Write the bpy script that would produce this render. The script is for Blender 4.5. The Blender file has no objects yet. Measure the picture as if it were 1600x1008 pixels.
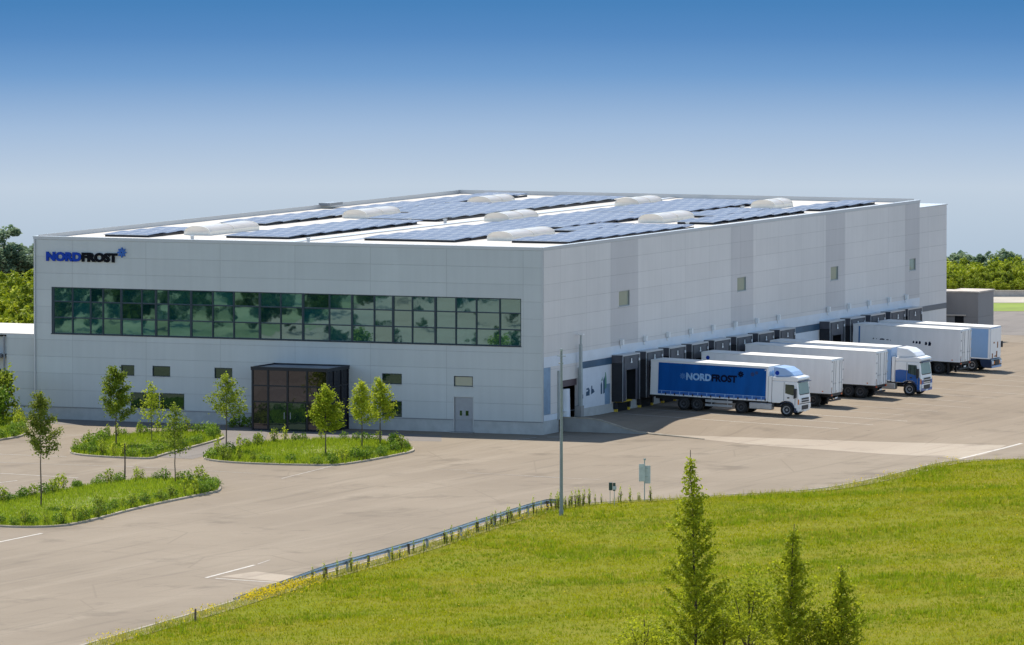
import bpy, math, random
import numpy as np
from mathutils import Vector, Matrix
R = math.radians
random.seed(7); rng = np.random.default_rng(7)
scene = bpy.context.scene
COL = scene.collection

# ---------------------------------------------------------------- camera
FOC, PITCH, PSI = 12348.3, 0.0629, -0.4029          # focal length in pixels of a 1600 px wide frame
CAM = Vector((226.93, -538.25, 45.15))
cd = bpy.data.cameras.new("camera"); cam = bpy.data.objects.new("camera", cd); COL.objects.link(cam)
cd.sensor_width = 36; cd.lens = FOC / 1600 * 36; cd.clip_start = 5; cd.clip_end = 12000
cam.location = CAM; cam.rotation_euler = (R(90) - PITCH, 0, -PSI)
scene.camera = cam

# ---------------------------------------------------------------- sky, sun, exposure
SUN_DIR = Vector((-6.78, 5.12, 13.85)).normalized()  # towards the sun
SUN_EL = math.asin(SUN_DIR.z); SUN_AZ = math.atan2(SUN_DIR.x, SUN_DIR.y)
w = bpy.data.worlds.new("World"); scene.world = w; w.use_nodes = True
nt = w.node_tree; nt.nodes.clear(); N = nt.nodes; L = nt.links
out = N.new("ShaderNodeOutputWorld"); bg = N.new("ShaderNodeBackground")
sky = N.new("ShaderNodeTexSky"); sky.sky_type = 'NISHITA'; sky.sun_disc = False
sky.sun_elevation = SUN_EL; sky.sun_rotation = SUN_AZ
sky.air_density = 1.0; sky.dust_density = 0.6; sky.ozone_density = 1.5; sky.altitude = 0
# the site lies on a rise: the visible sky starts below eye level; pale at the skyline, deepening upwards, then the daylight dome
tc = N.new("ShaderNodeTexCoord"); sp = N.new("ShaderNodeSeparateXYZ"); L.new(tc.outputs['Generated'], sp.inputs[0])
def mrange(a, b_, c=0.0, d=1.0):
    m_ = N.new("ShaderNodeMapRange"); m_.inputs['From Min'].default_value = a; m_.inputs['From Max'].default_value = b_
    m_.inputs['To Min'].default_value = c; m_.inputs['To Max'].default_value = d; L.new(sp.outputs['Z'], m_.inputs['Value']); return m_.outputs[0]
SKY_K = 0.088
cr = N.new("ShaderNodeValToRGB"); L.new(mrange(-0.06, 0.0), cr.inputs[0])
stops = [(-.0537, (.455, .56, .68)), (-.0456, (.533, .631, .745)), (-.0383, (.361, .503, .708)), (-.0315, (.171, .342, .617)), (-.0266, (.098, .258, .539)), (-.0225, (.067, .223, .491)), (-.005, (.055, .20, .47))]
el = cr.color_ramp.elements
while len(el) < len(stops): el.new(0.5)
for e, (z_, c_) in zip(el, stops): e.position = (z_ + .06) / .06; e.color = (*[v / 2 ** 0.42 for v in c_], 1)
sc_ = N.new("ShaderNodeVectorMath"); sc_.operation = 'SCALE'; sc_.inputs['Scale'].default_value = 1 / SKY_K; L.new(cr.outputs[0], sc_.inputs[0])
L.new(tc.outputs['Generated'], sky.inputs[0])
mxs = N.new("ShaderNodeMix"); mxs.data_type = 'RGBA'; L.new(mrange(0.0, 0.10), mxs.inputs['Factor']); L.new(sc_.outputs[0], mxs.inputs['A']); hs = N.new("ShaderNodeHueSaturation"); hs.inputs['Saturation'].default_value = 1.05; L.new(sky.outputs[0], hs.inputs['Color']); hz = N.new("ShaderNodeVectorMath"); hz.operation = 'SCALE'; L.new(hs.outputs[0], hz.inputs[0]); L.new(mrange(0.05, 0.65, 3.1, 0.68), hz.inputs['Scale']); L.new(hz.outputs[0], mxs.inputs['B'])   # dome brightened low down and dimmed overhead to fill shaded walls and trailers
L.new(mxs.outputs['Result'], bg.inputs['Color'])
bg.inputs['Strength'].default_value = SKY_K; L.new(bg.outputs[0], out.inputs[0])
sl = bpy.data.lights.new("sun", 'SUN'); sun = bpy.data.objects.new("sun", sl); COL.objects.link(sun)
sl.energy = 4.4; sl.angle = R(0.53); sl.color = (1.0, 0.94, 0.84)
sun.rotation_euler = SUN_DIR.to_track_quat('Z', 'Y').to_euler(); sun.location = (-60, 40, 120)
scene.view_settings.view_transform = 'Standard'; scene.view_settings.look = 'None'
scene.view_settings.exposure = 0.42; scene.view_settings.gamma = 1.0

# ---------------------------------------------------------------- survey helper: a point of the photograph on a known plane
_c, _s, _cp, _sp = math.cos(PSI), math.sin(PSI), math.cos(PITCH), math.sin(PITCH)
RT = Vector((_c, -_s, 0)); HF = Vector((_s, _c, 0)); FW = HF * _cp - Vector((0, 0, _sp)); UP = HF * _sp + Vector((0, 0, _cp))
def ray(u, v): return FW + RT * ((u - 800) / FOC) + UP * ((504 - v) / FOC)
def at(u, v, h=0.0):
    d = ray(u, v); return CAM + d * ((h - CAM.z) / d.z)
def atx(u, v, x):
    d = ray(u, v); return CAM + d * ((x - CAM.x) / d.x)
def aty(u, v, y):
    d = ray(u, v); return CAM + d * ((y - CAM.y) / d.y)
def att(u, t):                                       # ground position in direction u at forward distance t
    d = ray(u, 504); k = t / d.dot(HF); p = CAM + d * k; return p.x, p.y
def ztop(v, t): return CAM.z - t * (v + 273.3) / FOC
def fwd(x, y): return (x - CAM.x) * HF.x + (y - CAM.y) * HF.y

# ---------------------------------------------------------------- materials
def mat(name, col, rough=0.6, metal=0.0, var=0.0, scale=3.0, bump=0.0, bscale=40.0, spec=0.5, var2=None, stretch=None):
    m = bpy.data.materials.new(name); m.use_nodes = True; t = m.node_tree; p = t.nodes['Principled BSDF']
    p.inputs['Roughness'].default_value = rough; p.inputs['Metallic'].default_value = metal
    p.inputs['Specular IOR Level'].default_value = spec
    p.inputs['Base Color'].default_value = (*col, 1)
    if var or bump:
        g = t.nodes.new("ShaderNodeTexCoord"); src = g.outputs['Object']
        if stretch:
            mp = t.nodes.new("ShaderNodeMapping"); mp.inputs['Scale'].default_value = stretch
            t.links.new(src, mp.inputs[0]); src = mp.outputs[0]
    if var:
        n = t.nodes.new("ShaderNodeTexNoise"); n.inputs['Scale'].default_value = scale; n.inputs['Detail'].default_value = 6; n.inputs['Roughness'].default_value = 0.6
        t.links.new(src, n.inputs['Vector'])
        mxr = t.nodes.new("ShaderNodeMapRange"); mxr.inputs['From Min'].default_value = 0.3; mxr.inputs['From Max'].default_value = 0.7
        t.links.new(n.outputs['Fac'], mxr.inputs['Value'])
        mi = t.nodes.new("ShaderNodeMix"); mi.data_type = 'RGBA'
        b = var2 or tuple(c * (1 + var) for c in col)
        mi.inputs['A'].default_value = (*[c * (1 - var) for c in col], 1) if not var2 else (*col, 1)
        mi.inputs['B'].default_value = (*b, 1)
        t.links.new(mxr.outputs[0], mi.inputs['Factor']); t.links.new(mi.outputs['Result'], p.inputs['Base Color'])
    if bump:
        n2 = t.nodes.new("ShaderNodeTexNoise"); n2.inputs['Scale'].default_value = bscale; n2.inputs['Detail'].default_value = 4
        t.links.new(src, n2.inputs['Vector'])
        bp = t.nodes.new("ShaderNodeBump"); bp.inputs['Strength'].default_value = bump; bp.inputs['Distance'].default_value = 0.05
        t.links.new(n2.outputs['Fac'], bp.inputs['Height']); t.links.new(bp.outputs[0], p.inputs['Normal'])
    return m

def leaf_mat(name, dark, light, trans=0.35, rough=0.55, patch=None, spec=0.12):
    """leaf faces of varied green, each leaf its own tone; thin enough to pass some sun"""
    m = bpy.data.materials.new(name); m.use_nodes = True; t = m.node_tree; t.nodes.clear()
    o = t.nodes.new("ShaderNodeOutputMaterial"); p = t.nodes.new("ShaderNodeBsdfPrincipled"); tr = t.nodes.new("ShaderNodeBsdfTranslucent")
    ms = t.nodes.new("ShaderNodeMixShader"); g = t.nodes.new("ShaderNodeNewGeometry"); oi = t.nodes.new("ShaderNodeObjectInfo")
    rp = t.nodes.new("ShaderNodeMix"); rp.data_type = 'RGBA'; rp.inputs['A'].default_value = (*dark, 1); rp.inputs['B'].default_value = (*light, 1)
    ad = t.nodes.new("ShaderNodeMath"); ad.operation = 'MULTIPLY_ADD'; ad.inputs[1].default_value = 0.65
    m2 = t.nodes.new("ShaderNodeMath"); m2.operation = 'MULTIPLY'; m2.inputs[1].default_value = 0.35
    t.links.new(oi.outputs['Random'], m2.inputs[0]); t.links.new(g.outputs['Random Per Island'], ad.inputs[0]); t.links.new(m2.outputs[0], ad.inputs[2])
    t.links.new(ad.outputs[0], rp.inputs['Factor'])
    colr = rp.outputs['Result']
    if patch:                                        # broad drifts of drier or lusher growth
        for sc_, co_, lo_, hi_ in patch:
            tcn = t.nodes.new("ShaderNodeTexCoord"); nz = t.nodes.new("ShaderNodeTexNoise"); nz.inputs['Scale'].default_value = sc_; nz.inputs['Detail'].default_value = 5; nz.inputs['Roughness'].default_value = 0.65
            t.links.new(tcn.outputs['Object'], nz.inputs['Vector']); mr_ = t.nodes.new("ShaderNodeMapRange"); mr_.inputs['From Min'].default_value = lo_; mr_.inputs['From Max'].default_value = hi_; mr_.inputs['To Max'].default_value = 0.75
            t.links.new(nz.outputs['Fac'], mr_.inputs['Value']); mp_ = t.nodes.new("ShaderNodeMix"); mp_.data_type = 'RGBA'; mp_.inputs['B'].default_value = (*co_, 1)
            t.links.new(mr_.outputs[0], mp_.inputs['Factor']); t.links.new(colr, mp_.inputs['A']); colr = mp_.outputs['Result']
    p.inputs['Roughness'].default_value = rough; p.inputs['Specular IOR Level'].default_value = spec
    t.links.new(colr, p.inputs['Base Color']); t.links.new(colr, tr.inputs['Color'])
    ms.inputs[0].default_value = trans
    t.links.new(p.outputs[0], ms.inputs[1]); t.links.new(tr.outputs[0], ms.inputs[2]); t.links.new(ms.outputs[0], o.inputs[0])
    return m

def cladding(name, col, zs, ys, rough=0.42, u='X', tone=0.03, metal=0.0, z0=0.0, u0=0.0):
    """sandwich panels: dark joint lines in a grid, each panel a hair different in tone, slight unevenness"""
    m = bpy.data.materials.new(name); m.use_nodes = True; t = m.node_tree; p = t.nodes['Principled BSDF']
    g = t.nodes.new("ShaderNodeTexCoord"); s = t.nodes.new("ShaderNodeSeparateXYZ"); t.links.new(g.outputs['Object'], s.inputs[0])
    def math_(op, a, b=None, c=None):
        n = t.nodes.new("ShaderNodeMath"); n.operation = op
        for i, v in enumerate((a, b, c)):
            if v is None: continue
            if isinstance(v, (int, float)): n.inputs[i].default_value = v
            else: t.links.new(v, n.inputs[i])
        return n.outputs[0]
    zc = math_('DIVIDE', math_('ADD', s.outputs['Z'], -z0), zs); uc = math_('DIVIDE', math_('ADD', s.outputs[u], -u0), ys)
    fz = math_('FRACT', zc); fu = math_('FRACT', uc)
    jz = math_('LESS_THAN', fz, 0.03 / zs); ju = math_('LESS_THAN', fu, 0.035 / ys)
    j = math_('MAXIMUM', jz, ju)
    cell = t.nodes.new("ShaderNodeCombineXYZ"); t.links.new(math_('FLOOR', zc), cell.inputs[0]); t.links.new(math_('FLOOR', uc), cell.inputs[1])
    wn = t.nodes.new("ShaderNodeTexWhiteNoise"); t.links.new(cell.outputs[0], wn.inputs['Vector'])
    n = t.nodes.new("ShaderNodeTexNoise"); n.inputs['Scale'].default_value = 0.35; n.inputs['Detail'].default_value = 5; t.links.new(g.outputs['Object'], n.inputs['Vector'])
    mp = t.nodes.new("ShaderNodeMapping"); mp.inputs['Scale'].default_value = (2.5, 2.5, 0.12); t.links.new(g.outputs['Object'], mp.inputs[0])
    ns = t.nodes.new("ShaderNodeTexNoise"); ns.inputs['Scale'].default_value = 1.0; ns.inputs['Detail'].default_value = 4; t.links.new(mp.outputs[0], ns.inputs['Vector'])
    k = math_('MULTIPLY_ADD', wn.outputs['Value'], tone * 2, 1 - tone)
    k = math_('MULTIPLY', k, math_('MULTIPLY_ADD', n.outputs['Fac'], 0.16, 0.92))
    k = math_('MULTIPLY', k, math_('MULTIPLY_ADD', ns.outputs['Fac'], 0.12, 0.94))
    k = math_('MULTIPLY', k, math_('MULTIPLY_ADD', j, -0.22, 1.0))
    vm = t.nodes.new("ShaderNodeVectorMath"); vm.operation = 'SCALE'; vm.inputs[0].default_value = col; t.links.new(k, vm.inputs['Scale'])
    t.links.new(vm.outputs[0], p.inputs['Base Color'])
    p.inputs['Roughness'].default_value = rough; p.inputs['Metallic'].default_value = metal; p.inputs['Specular IOR Level'].default_value = 0.4
    bp = t.nodes.new("ShaderNodeBump"); bp.inputs['Strength'].default_value = 0.5; bp.inputs['Distance'].default_value = 0.02; bp.invert = True
    t.links.new(j, bp.inputs['Height']); t.links.new(bp.outputs[0], p.inputs['Normal'])
    return m

def glass_mat(name, dark, tint, fac=0.45, rough=0.02, wav=0.02, pane=None):
    """coated glazing: strong tinted mirror over a dark interior, slightly uneven panes"""
    m = bpy.data.materials.new(name); m.use_nodes = True; t = m.node_tree; t.nodes.clear()
    o = t.nodes.new("ShaderNodeOutputMaterial"); d = t.nodes.new("ShaderNodeBsdfDiffuse"); gl = t.nodes.new("ShaderNodeBsdfGlossy"); ms = t.nodes.new("ShaderNodeMixShader")
    gl.inputs['Roughness'].default_value = rough; gl.inputs['Color'].default_value = (*tint, 1); ms.inputs[0].default_value = fac
    g = t.nodes.new("ShaderNodeTexCoord"); n = t.nodes.new("ShaderNodeTexNoise"); n.inputs['Scale'].default_value = 0.9; n.inputs['Detail'].default_value = 2
    t.links.new(g.outputs['Object'], n.inputs['Vector'])
    bp = t.nodes.new("ShaderNodeBump"); bp.inputs['Strength'].default_value = 1.0; bp.inputs['Distance'].default_value = wav
    t.links.new(n.outputs['Fac'], bp.inputs['Height']); t.links.new(bp.outputs[0], gl.inputs['Normal'])
    geo = t.nodes.new("ShaderNodeNewGeometry"); mi = t.nodes.new("ShaderNodeMix"); mi.data_type = 'RGBA'
    mi.inputs['A'].default_value = (*[c * 0.35 for c in dark], 1); mi.inputs['B'].default_value = (*[c * 1.7 for c in dark], 1)
    t.links.new(geo.outputs['Random Per Island'], mi.inputs['Factor']); t.links.new(mi.outputs['Result'], d.inputs['Color'])
    t.links.new(d.outputs[0], ms.inputs[1]); t.links.new(gl.outputs[0], ms.inputs[2]); t.links.new(ms.outputs[0], o.inputs[0])
    return m

M = {}
M['clad_front'] = cladding('facade_panels', (0.525, 0.54, 0.53), 1.27, 6.2, u='X', z0=0.95, u0=-1.6)
M['clad_side'] = cladding('side_panels', (0.67, 0.64, 0.62), 1.27, 5.0, u='Y', z0=0.95, u0=3.4, rough=0.38)
M['clad_dark'] = cladding('side_panels_dark', (0.545, 0.52, 0.515), 1.27, 50.0, u='Y', z0=0.95, u0=-10, rough=0.4)
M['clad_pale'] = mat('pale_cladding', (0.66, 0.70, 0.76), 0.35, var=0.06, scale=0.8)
M['trim'] = mat('metal_trim', (0.50, 0.51, 0.52), 0.35, 0.3)
M['trim_dark'] = mat('dark_trim', (0.22, 0.23, 0.25), 0.4, 0.3)
M['plinth'] = mat('concrete_plinth', (0.44, 0.44, 0.43), 0.8, var=0.12, scale=1.2, bump=0.2, bscale=20)
M['concrete'] = mat('concrete', (0.30, 0.295, 0.285), 0.85, var=0.18, scale=0.9, bump=0.3, bscale=15)
M['conc_dark'] = cladding('dark_concrete_panels', (0.27, 0.26, 0.26), 3.2, 4.0, u='X', rough=0.8, tone=0.06)
M['roof'] = mat('roof_membrane', (0.56, 0.535, 0.50), 0.75, var=0.12, scale=0.35, bump=0.15, bscale=8)
M['band_blue'] = mat('dark_blue_band', (0.035, 0.085, 0.15), 0.4, var=0.25, scale=0.6)
M['band_slate'] = mat('slate_band', (0.10, 0.11, 0.13), 0.5)
M['frame'] = mat('window_frame_dark', (0.02, 0.035, 0.05), 0.4, 0.2)
M['frame_grey'] = mat('window_frame_grey', (0.30, 0.32, 0.33), 0.4, 0.3)
M['glass_teal'] = glass_mat('teal_glass', (0.003, 0.052, 0.062), (0.52, 0.84, 0.90), 0.43, wav=0.0015)
M['glass_dark'] = glass_mat('dark_glass', (0.008, 0.020, 0.016), (0.5, 0.75, 0.6), 0.12, wav=0.01)
M['glass_grey'] = glass_mat('grey_green_glass', (0.22, 0.26, 0.22), (0.75, 0.85, 0.78), 0.22, wav=0.01)  # pale green reflection put into the base colour
M['glass_porch'] = glass_mat('porch_glass', (0.010, 0.011, 0.016), (0.6, 0.6, 0.66), 0.13, wav=0.006)
M['porch_metal'] = mat('porch_black_metal', (0.015, 0.017, 0.025), 0.35, 0.4)
M['porch_roof'] = mat('porch_roof_metal', (0.22, 0.24, 0.28), 0.45, 0.3, var=0.2, scale=1)
M['door_grey'] = mat('grey_door_paint', (0.33, 0.33, 0.34), 0.45, var=0.06)
M['black'] = mat('black_rubber', (0.012, 0.013, 0.018), 0.6, var=0.3, scale=2)
M['void'] = mat('dark_interior', (0.006, 0.007, 0.01), 0.9)
M['shelter'] = mat('shelter_fabric', (0.075, 0.073, 0.085), 0.6, var=0.25, scale=1.5)
M['shelter_trim'] = mat('shelter_aluminium', (0.45, 0.46, 0.48), 0.35, 0.6)
M['yellow'] = mat('yellow_paint', (0.65, 0.45, 0.04), 0.5, var=0.25, scale=4)
M['white'] = mat('white_paint', (0.80, 0.80, 0.79), 0.35)
M['body_white'] = mat('white_trailer_panel', (0.86, 0.85, 0.84), 0.35, var=0.04, scale=0.9, stretch=(2, 2, 0.3))
M['body_grey'] = mat('grey_white_trailer_panel', (0.86, 0.84, 0.83), 0.38, var=0.05, scale=0.9, stretch=(2, 2, 0.3))
M['body_blue'] = mat('pale_blue_trailer_panel', (0.24, 0.40, 0.64), 0.4, var=0.06, scale=0.9)
M['trail_roof'] = mat('trailer_roof_white', (0.82, 0.80, 0.76), 0.5, var=0.06, scale=0.7)
M['curtain'] = mat('blue_curtain', (0.002, 0.085, 0.33), 0.6, spec=0.15, var=0.18, scale=0.8, bump=0.25, bscale=1.3, stretch=(1.6, 1, 0.5))
M['curtain_low'] = mat('blue_curtain_hem', (0.02, 0.12, 0.42), 0.45, var=0.1)
M['sky_blue'] = mat('light_blue_vinyl', (0.30, 0.52, 0.80), 0.4)
M['print_blue'] = mat('pale_blue_print', (0.26, 0.46, 0.72), 0.5, var=0.35, scale=3.5)
M['print_dark'] = mat('dark_navy_print', (0.004, 0.009, 0.03), 0.7, spec=0.08)
M['cab_white'] = mat('cab_white_paint', (0.86, 0.85, 0.84), 0.22)
M['cab_blue'] = mat('cab_blue_paint', (0.012, 0.10, 0.36), 0.25)
M['cab_navy'] = mat('cab_navy_paint', (0.012, 0.03, 0.08), 0.3)
M['deflector'] = mat('pale_blue_deflector', (0.36, 0.52, 0.78), 0.3)
M['tyre'] = mat('tyre_rubber', (0.013, 0.013, 0.014), 0.75)
M['rim'] = mat('steel_rim', (0.34, 0.34, 0.35), 0.45, 0.3)
M['rim_dark'] = mat('dirty_rim', (0.07, 0.07, 0.075), 0.6, 0.2)  # rim steel darkened for the shade under the trailers
M['chassis'] = mat('chassis_black', (0.016, 0.016, 0.02), 0.6, var=0.4, scale=4)
M['tank'] = mat('aluminium_tank', (0.42, 0.42, 0.43), 0.38, 0.5, var=0.12, scale=2)
M['windscreen'] = glass_mat('windscreen_glass', (0.10, 0.15, 0.145), (0.72, 0.84, 0.80), 0.30, wav=0.004)
M['cabglass'] = glass_mat('cab_side_glass', (0.008, 0.018, 0.016), (0.6, 0.75, 0.7), 0.12, wav=0.004)
M['lamp_clear'] = mat('headlamp_lens', (0.75, 0.76, 0.78), 0.12)
M['lamp_orange'] = mat('orange_lens', (0.75, 0.22, 0.03), 0.25)
M['lamp_red'] = mat('red_lens', (0.45, 0.03, 0.02), 0.25)
M['rust'] = mat('rust_streak', (0.30, 0.12, 0.05), 0.8, var=0.3, scale=5)
M['letter_blue'] = mat('sign_blue', (0.004, 0.045, 0.36), 0.5, spec=0.15)
M['letter_black'] = mat('sign_black', (0.004, 0.005, 0.009), 0.6, spec=0.1)
M['snow_blue'] = mat('emblem_blue', (0.012, 0.11, 0.42), 0.35)
M['galv'] = mat('galvanised_steel', (0.36, 0.40, 0.40), 0.45, 0.35, var=0.1, scale=3)
M['rail'] = mat('guardrail_steel', (0.30, 0.34, 0.40), 0.4, 0.4, var=0.15, scale=1.5)
M['pole'] = mat('pole_green_grey', (0.24, 0.27, 0.265), 0.5, 0.1, var=0.12, scale=2)
M['wood'] = mat('weathered_wood', (0.14, 0.10, 0.07), 0.9, var=0.3, scale=5)
M['bark'] = mat('bark', (0.10, 0.075, 0.055), 0.9, var=0.3, scale=8)
M['bark_dark'] = mat('bark_dark', (0.055, 0.038, 0.03), 0.9, var=0.3, scale=8)
M['kerb'] = mat('kerb_concrete', (0.36, 0.315, 0.25), 0.85, var=0.2, scale=2, bump=0.2, bscale=20)
M['paint_line'] = mat('worn_white_line', (0.42, 0.38, 0.33), 0.8, var=0.3, scale=2.2, var2=(0.70, 0.66, 0.60))
M['paint_faint'] = mat('faded_line', (0.33, 0.285, 0.24), 0.85, var=0.3, scale=1.6, var2=(0.50, 0.46, 0.41))
M['soil'] = mat('bed_soil', (0.22, 0.18, 0.05), 0.95, var=0.3, scale=1.5, var2=(0.17, 0.26, 0.02))
M['bank'] = mat('bank_turf', (0.15, 0.18, 0.006), 0.95, var=0.3, scale=0.12, var2=(0.21, 0.19, 0.02), bump=0.5, bscale=6, spec=0.05)
M['verge'] = mat('verge_soil', (0.26, 0.20, 0.10), 0.95, var=0.3, scale=0.9, var2=(0.17, 0.19, 0.04))
M['lawn'] = mat('far_lawn', (0.20, 0.27, 0.03), 0.95, var=0.2, scale=0.2)
M['meadow'] = mat('rough_meadow', (0.06, 0.085, 0.02), 0.95, var=0.5, scale=0.06, var2=(0.20, 0.21, 0.10))
M['leaf_road'] = leaf_mat('roadside_wood_leaves', (0.02, 0.045, 0.008), (0.14, 0.19, 0.03), 0.3)
M['gravel'] = mat('pale_gravel', (0.44, 0.40, 0.34), 0.95, var=0.15, scale=0.3)
M['skylight'] = mat('acrylic_dome', (0.74, 0.74, 0.76), 0.22, var=0.06, scale=1.0)
M['skyframe'] = mat('skylight_upstand', (0.86, 0.80, 0.70), 0.5, var=0.08)
M['sign_plate'] = mat('sign_back_grey', (0.50, 0.53, 0.54), 0.5, 0.1, var=0.15, scale=3)
M['green_box'] = mat('dark_green_enamel', (0.015, 0.05, 0.04), 0.4)
M['stone'] = mat('pale_wall', (0.50, 0.45, 0.40), 0.9, var=0.3, scale=0.6)
M['leaf_sap'] = leaf_mat('sapling_leaves', (0.08, 0.14, 0.012), (0.44, 0.50, 0.05), 0.45)
M['leaf_dark'] = leaf_mat('dark_sapling_leaves', (0.05, 0.09, 0.012), (0.32, 0.36, 0.05), 0.4)
M['leaf_lime'] = leaf_mat('lime_sapling_leaves', (0.18, 0.26, 0.015), (0.58, 0.62, 0.05), 0.5)
M['leaf_shrub'] = leaf_mat('shrub_leaves', (0.06, 0.14, 0.012), (0.3, 0.42, 0.04), 0.3)
M['leaf_wood'] = leaf_mat('woodland_leaves', (0.09, 0.16, 0.008), (0.50, 0.54, 0.03), 0.3)
M['leaf_far'] = leaf_mat('far_woodland_leaves', (0.14, 0.22, 0.13), (0.30, 0.38, 0.22), 0.45)  # distant haze mixed into the leaf colour
M['leaf_young'] = leaf_mat('young_tree_leaves', (0.11, 0.17, 0.008), (0.54, 0.57, 0.03), 0.5)
M['blade'] = leaf_mat('grass_blades', (0.20, 0.235, 0.004), (0.38, 0.39, 0.012), 0.45, patch=((0.09, (0.13, 0.22, 0.005), 0.48, 0.62), (0.16, (0.42, 0.34, 0.05), 0.52, 0.70), (0.5, (0.40, 0.38, 0.08), 0.54, 0.72), (1.3, (0.12, 0.17, 0.004), 0.58, 0.75)), spec=0.03)
M['blade_tuft'] = leaf_mat('tall_grass_blades', (0.13, 0.22, 0.004), (0.34, 0.40, 0.02), 0.5, spec=0.03)
M['blade_bed'] = leaf_mat('bed_grass_blades', (0.17, 0.26, 0.012), (0.42, 0.5, 0.03), 0.35)
M['flower'] = leaf_mat('yellow_flowers', (0.70, 0.52, 0.01), (0.90, 0.72, 0.03), 0.4)
M['weed'] = leaf_mat('dry_weeds', (0.22, 0.22, 0.03), (0.55, 0.50, 0.10), 0.45)

def asphalt(name, base, warm, patch):
    """worn tarmac: broad tone patches, long faint tyre streaks, fine grain"""
    m = bpy.data.materials.new(name); m.use_nodes = True; t = m.node_tree; p = t.nodes['Principled BSDF']
    g = t.nodes.new("ShaderNodeTexCoord")
    def noise(scale, det, st=None, rot=0):
        n = t.nodes.new("ShaderNodeTexNoise"); n.inputs['Scale'].default_value = scale; n.inputs['Detail'].default_value = det; n.inputs['Roughness'].default_value = 0.65
        s = g.outputs['Object']
        if st:
            mp = t.nodes.new("ShaderNodeMapping"); mp.inputs['Scale'].default_value = st; mp.inputs['Rotation'].default_value = (0, 0, rot); t.links.new(s, mp.inputs[0]); s = mp.outputs[0]
        t.links.new(s, n.inputs['Vector']); return n.outputs['Fac']
    def mixc(f, a, b, lo, hi):
        mr = t.nodes.new("ShaderNodeMapRange"); mr.inputs['From Min'].default_value = lo; mr.inputs['From Max'].default_value = hi; t.links.new(f, mr.inputs['Value'])
        mi = t.nodes.new("ShaderNodeMix"); mi.data_type = 'RGBA'; t.links.new(mr.outputs[0], mi.inputs['Factor'])
        for k, v in (('A', a), ('B', b)):
            if isinstance(v, tuple): mi.inputs[k].default_value = (*v, 1)
            else: t.links.new(v, mi.inputs[k])
        return mi.outputs['Result']
    dk = tuple(x * 0.72 for x in base)
    c = mixc(noise(0.045, 6), base, warm, 0.38, 0.62)
    c = mixc(noise(0.30, 6, (1.0, 0.06, 1), 0.15), c, patch, 0.52, 0.74)
    c = mixc(noise(0.9, 5, (1.0, 0.05, 1), -0.25), c, dk, 0.56, 0.80)
    c = mixc(noise(1.7, 3, (1.0, 0.025, 1), 0.5), c, dk, 0.62, 0.84)
    c = mixc(noise(0.16, 7), c, tuple(x * 0.82 for x in base), 0.56, 0.66)
    v = t.nodes.new("ShaderNodeTexVoronoi"); v.feature = 'DISTANCE_TO_EDGE'; v.inputs['Scale'].default_value = 0.085; t.links.new(g.outputs['Object'], v.inputs['Vector'])
    c = mixc(v.outputs["Distance"], tuple(x * 0.95 for x in base), c, 0.0, 0.008)      # cracks and lane seams
    sp2 = noise(0.55, 2)
    c = mixc(sp2, c, tuple(x * 0.62 for x in base), 0.735, 0.80)                          # oil spots
    c = mixc(noise(6.0, 6), c, tuple(x * 0.80 for x in base), 0.5, 0.95)
    t.links.new(c, p.inputs['Base Color']); p.inputs['Roughness'].default_value = 0.9; p.inputs['Specular IOR Level'].default_value = 0.2
    return m
M['asphalt'] = asphalt('worn_asphalt', (0.242, 0.198, 0.148), (0.285, 0.235, 0.177), (0.318, 0.266, 0.204))
M['yard'] = asphalt('yard_asphalt', (0.250, 0.201, 0.148), (0.288, 0.234, 0.174), (0.322, 0.266, 0.201))
M['slab'] = asphalt('concrete_slab', (0.36, 0.30, 0.235), (0.41, 0.345, 0.272), (0.43, 0.37, 0.295))
M['asph_dark'] = asphalt('fresh_asphalt', (0.20, 0.18, 0.165), (0.23, 0.205, 0.185), (0.26, 0.235, 0.21))

def dome_mat():
    m = M['skylight']; t = m.node_tree; p = t.nodes['Principled BSDF']; o = t.nodes['Material Output']
    tr = t.nodes.new("ShaderNodeBsdfTranslucent"); tr.inputs['Color'].default_value = (.90, .86, .78, 1); ms = t.nodes.new("ShaderNodeMixShader"); ms.inputs[0].default_value = .5
    t.links.new(p.outputs[0], ms.inputs[1]); t.links.new(tr.outputs[0], ms.inputs[2]); t.links.new(ms.outputs[0], o.inputs['Surface'])
dome_mat()
def solar_mat():
    m = bpy.data.materials.new('solar_cells'); m.use_nodes = True; t = m.node_tree; p = t.nodes['Principled BSDF']
    g = t.nodes.new("ShaderNodeTexCoord")
    b = t.nodes.new("ShaderNodeTexBrick"); b.offset = 0; b.inputs['Scale'].default_value = 1.0; b.inputs['Brick Width'].default_value = 1.0; b.inputs['Row Height'].default_value = 1.65
    b.inputs['Mortar Size'].default_value = 0.035; b.inputs['Mortar Smooth'].default_value = 0
    b.inputs['Color1'].default_value = (0.070, 0.105, 0.185, 1); b.inputs['Color2'].default_value = (0.105, 0.145, 0.235, 1); b.inputs['Mortar'].default_value = (0.40, 0.43, 0.46, 1)  # cell blue lightened to carry the reflected sky
    t.links.new(g.outputs['Object'], b.inputs['Vector']); t.links.new(b.outputs['Color'], p.inputs['Base Color'])
    p.inputs['Roughness'].default_value = 0.5; p.inputs['Specular IOR Level'].default_value = 0.3
    return m
M['solar'] = solar_mat()

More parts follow.
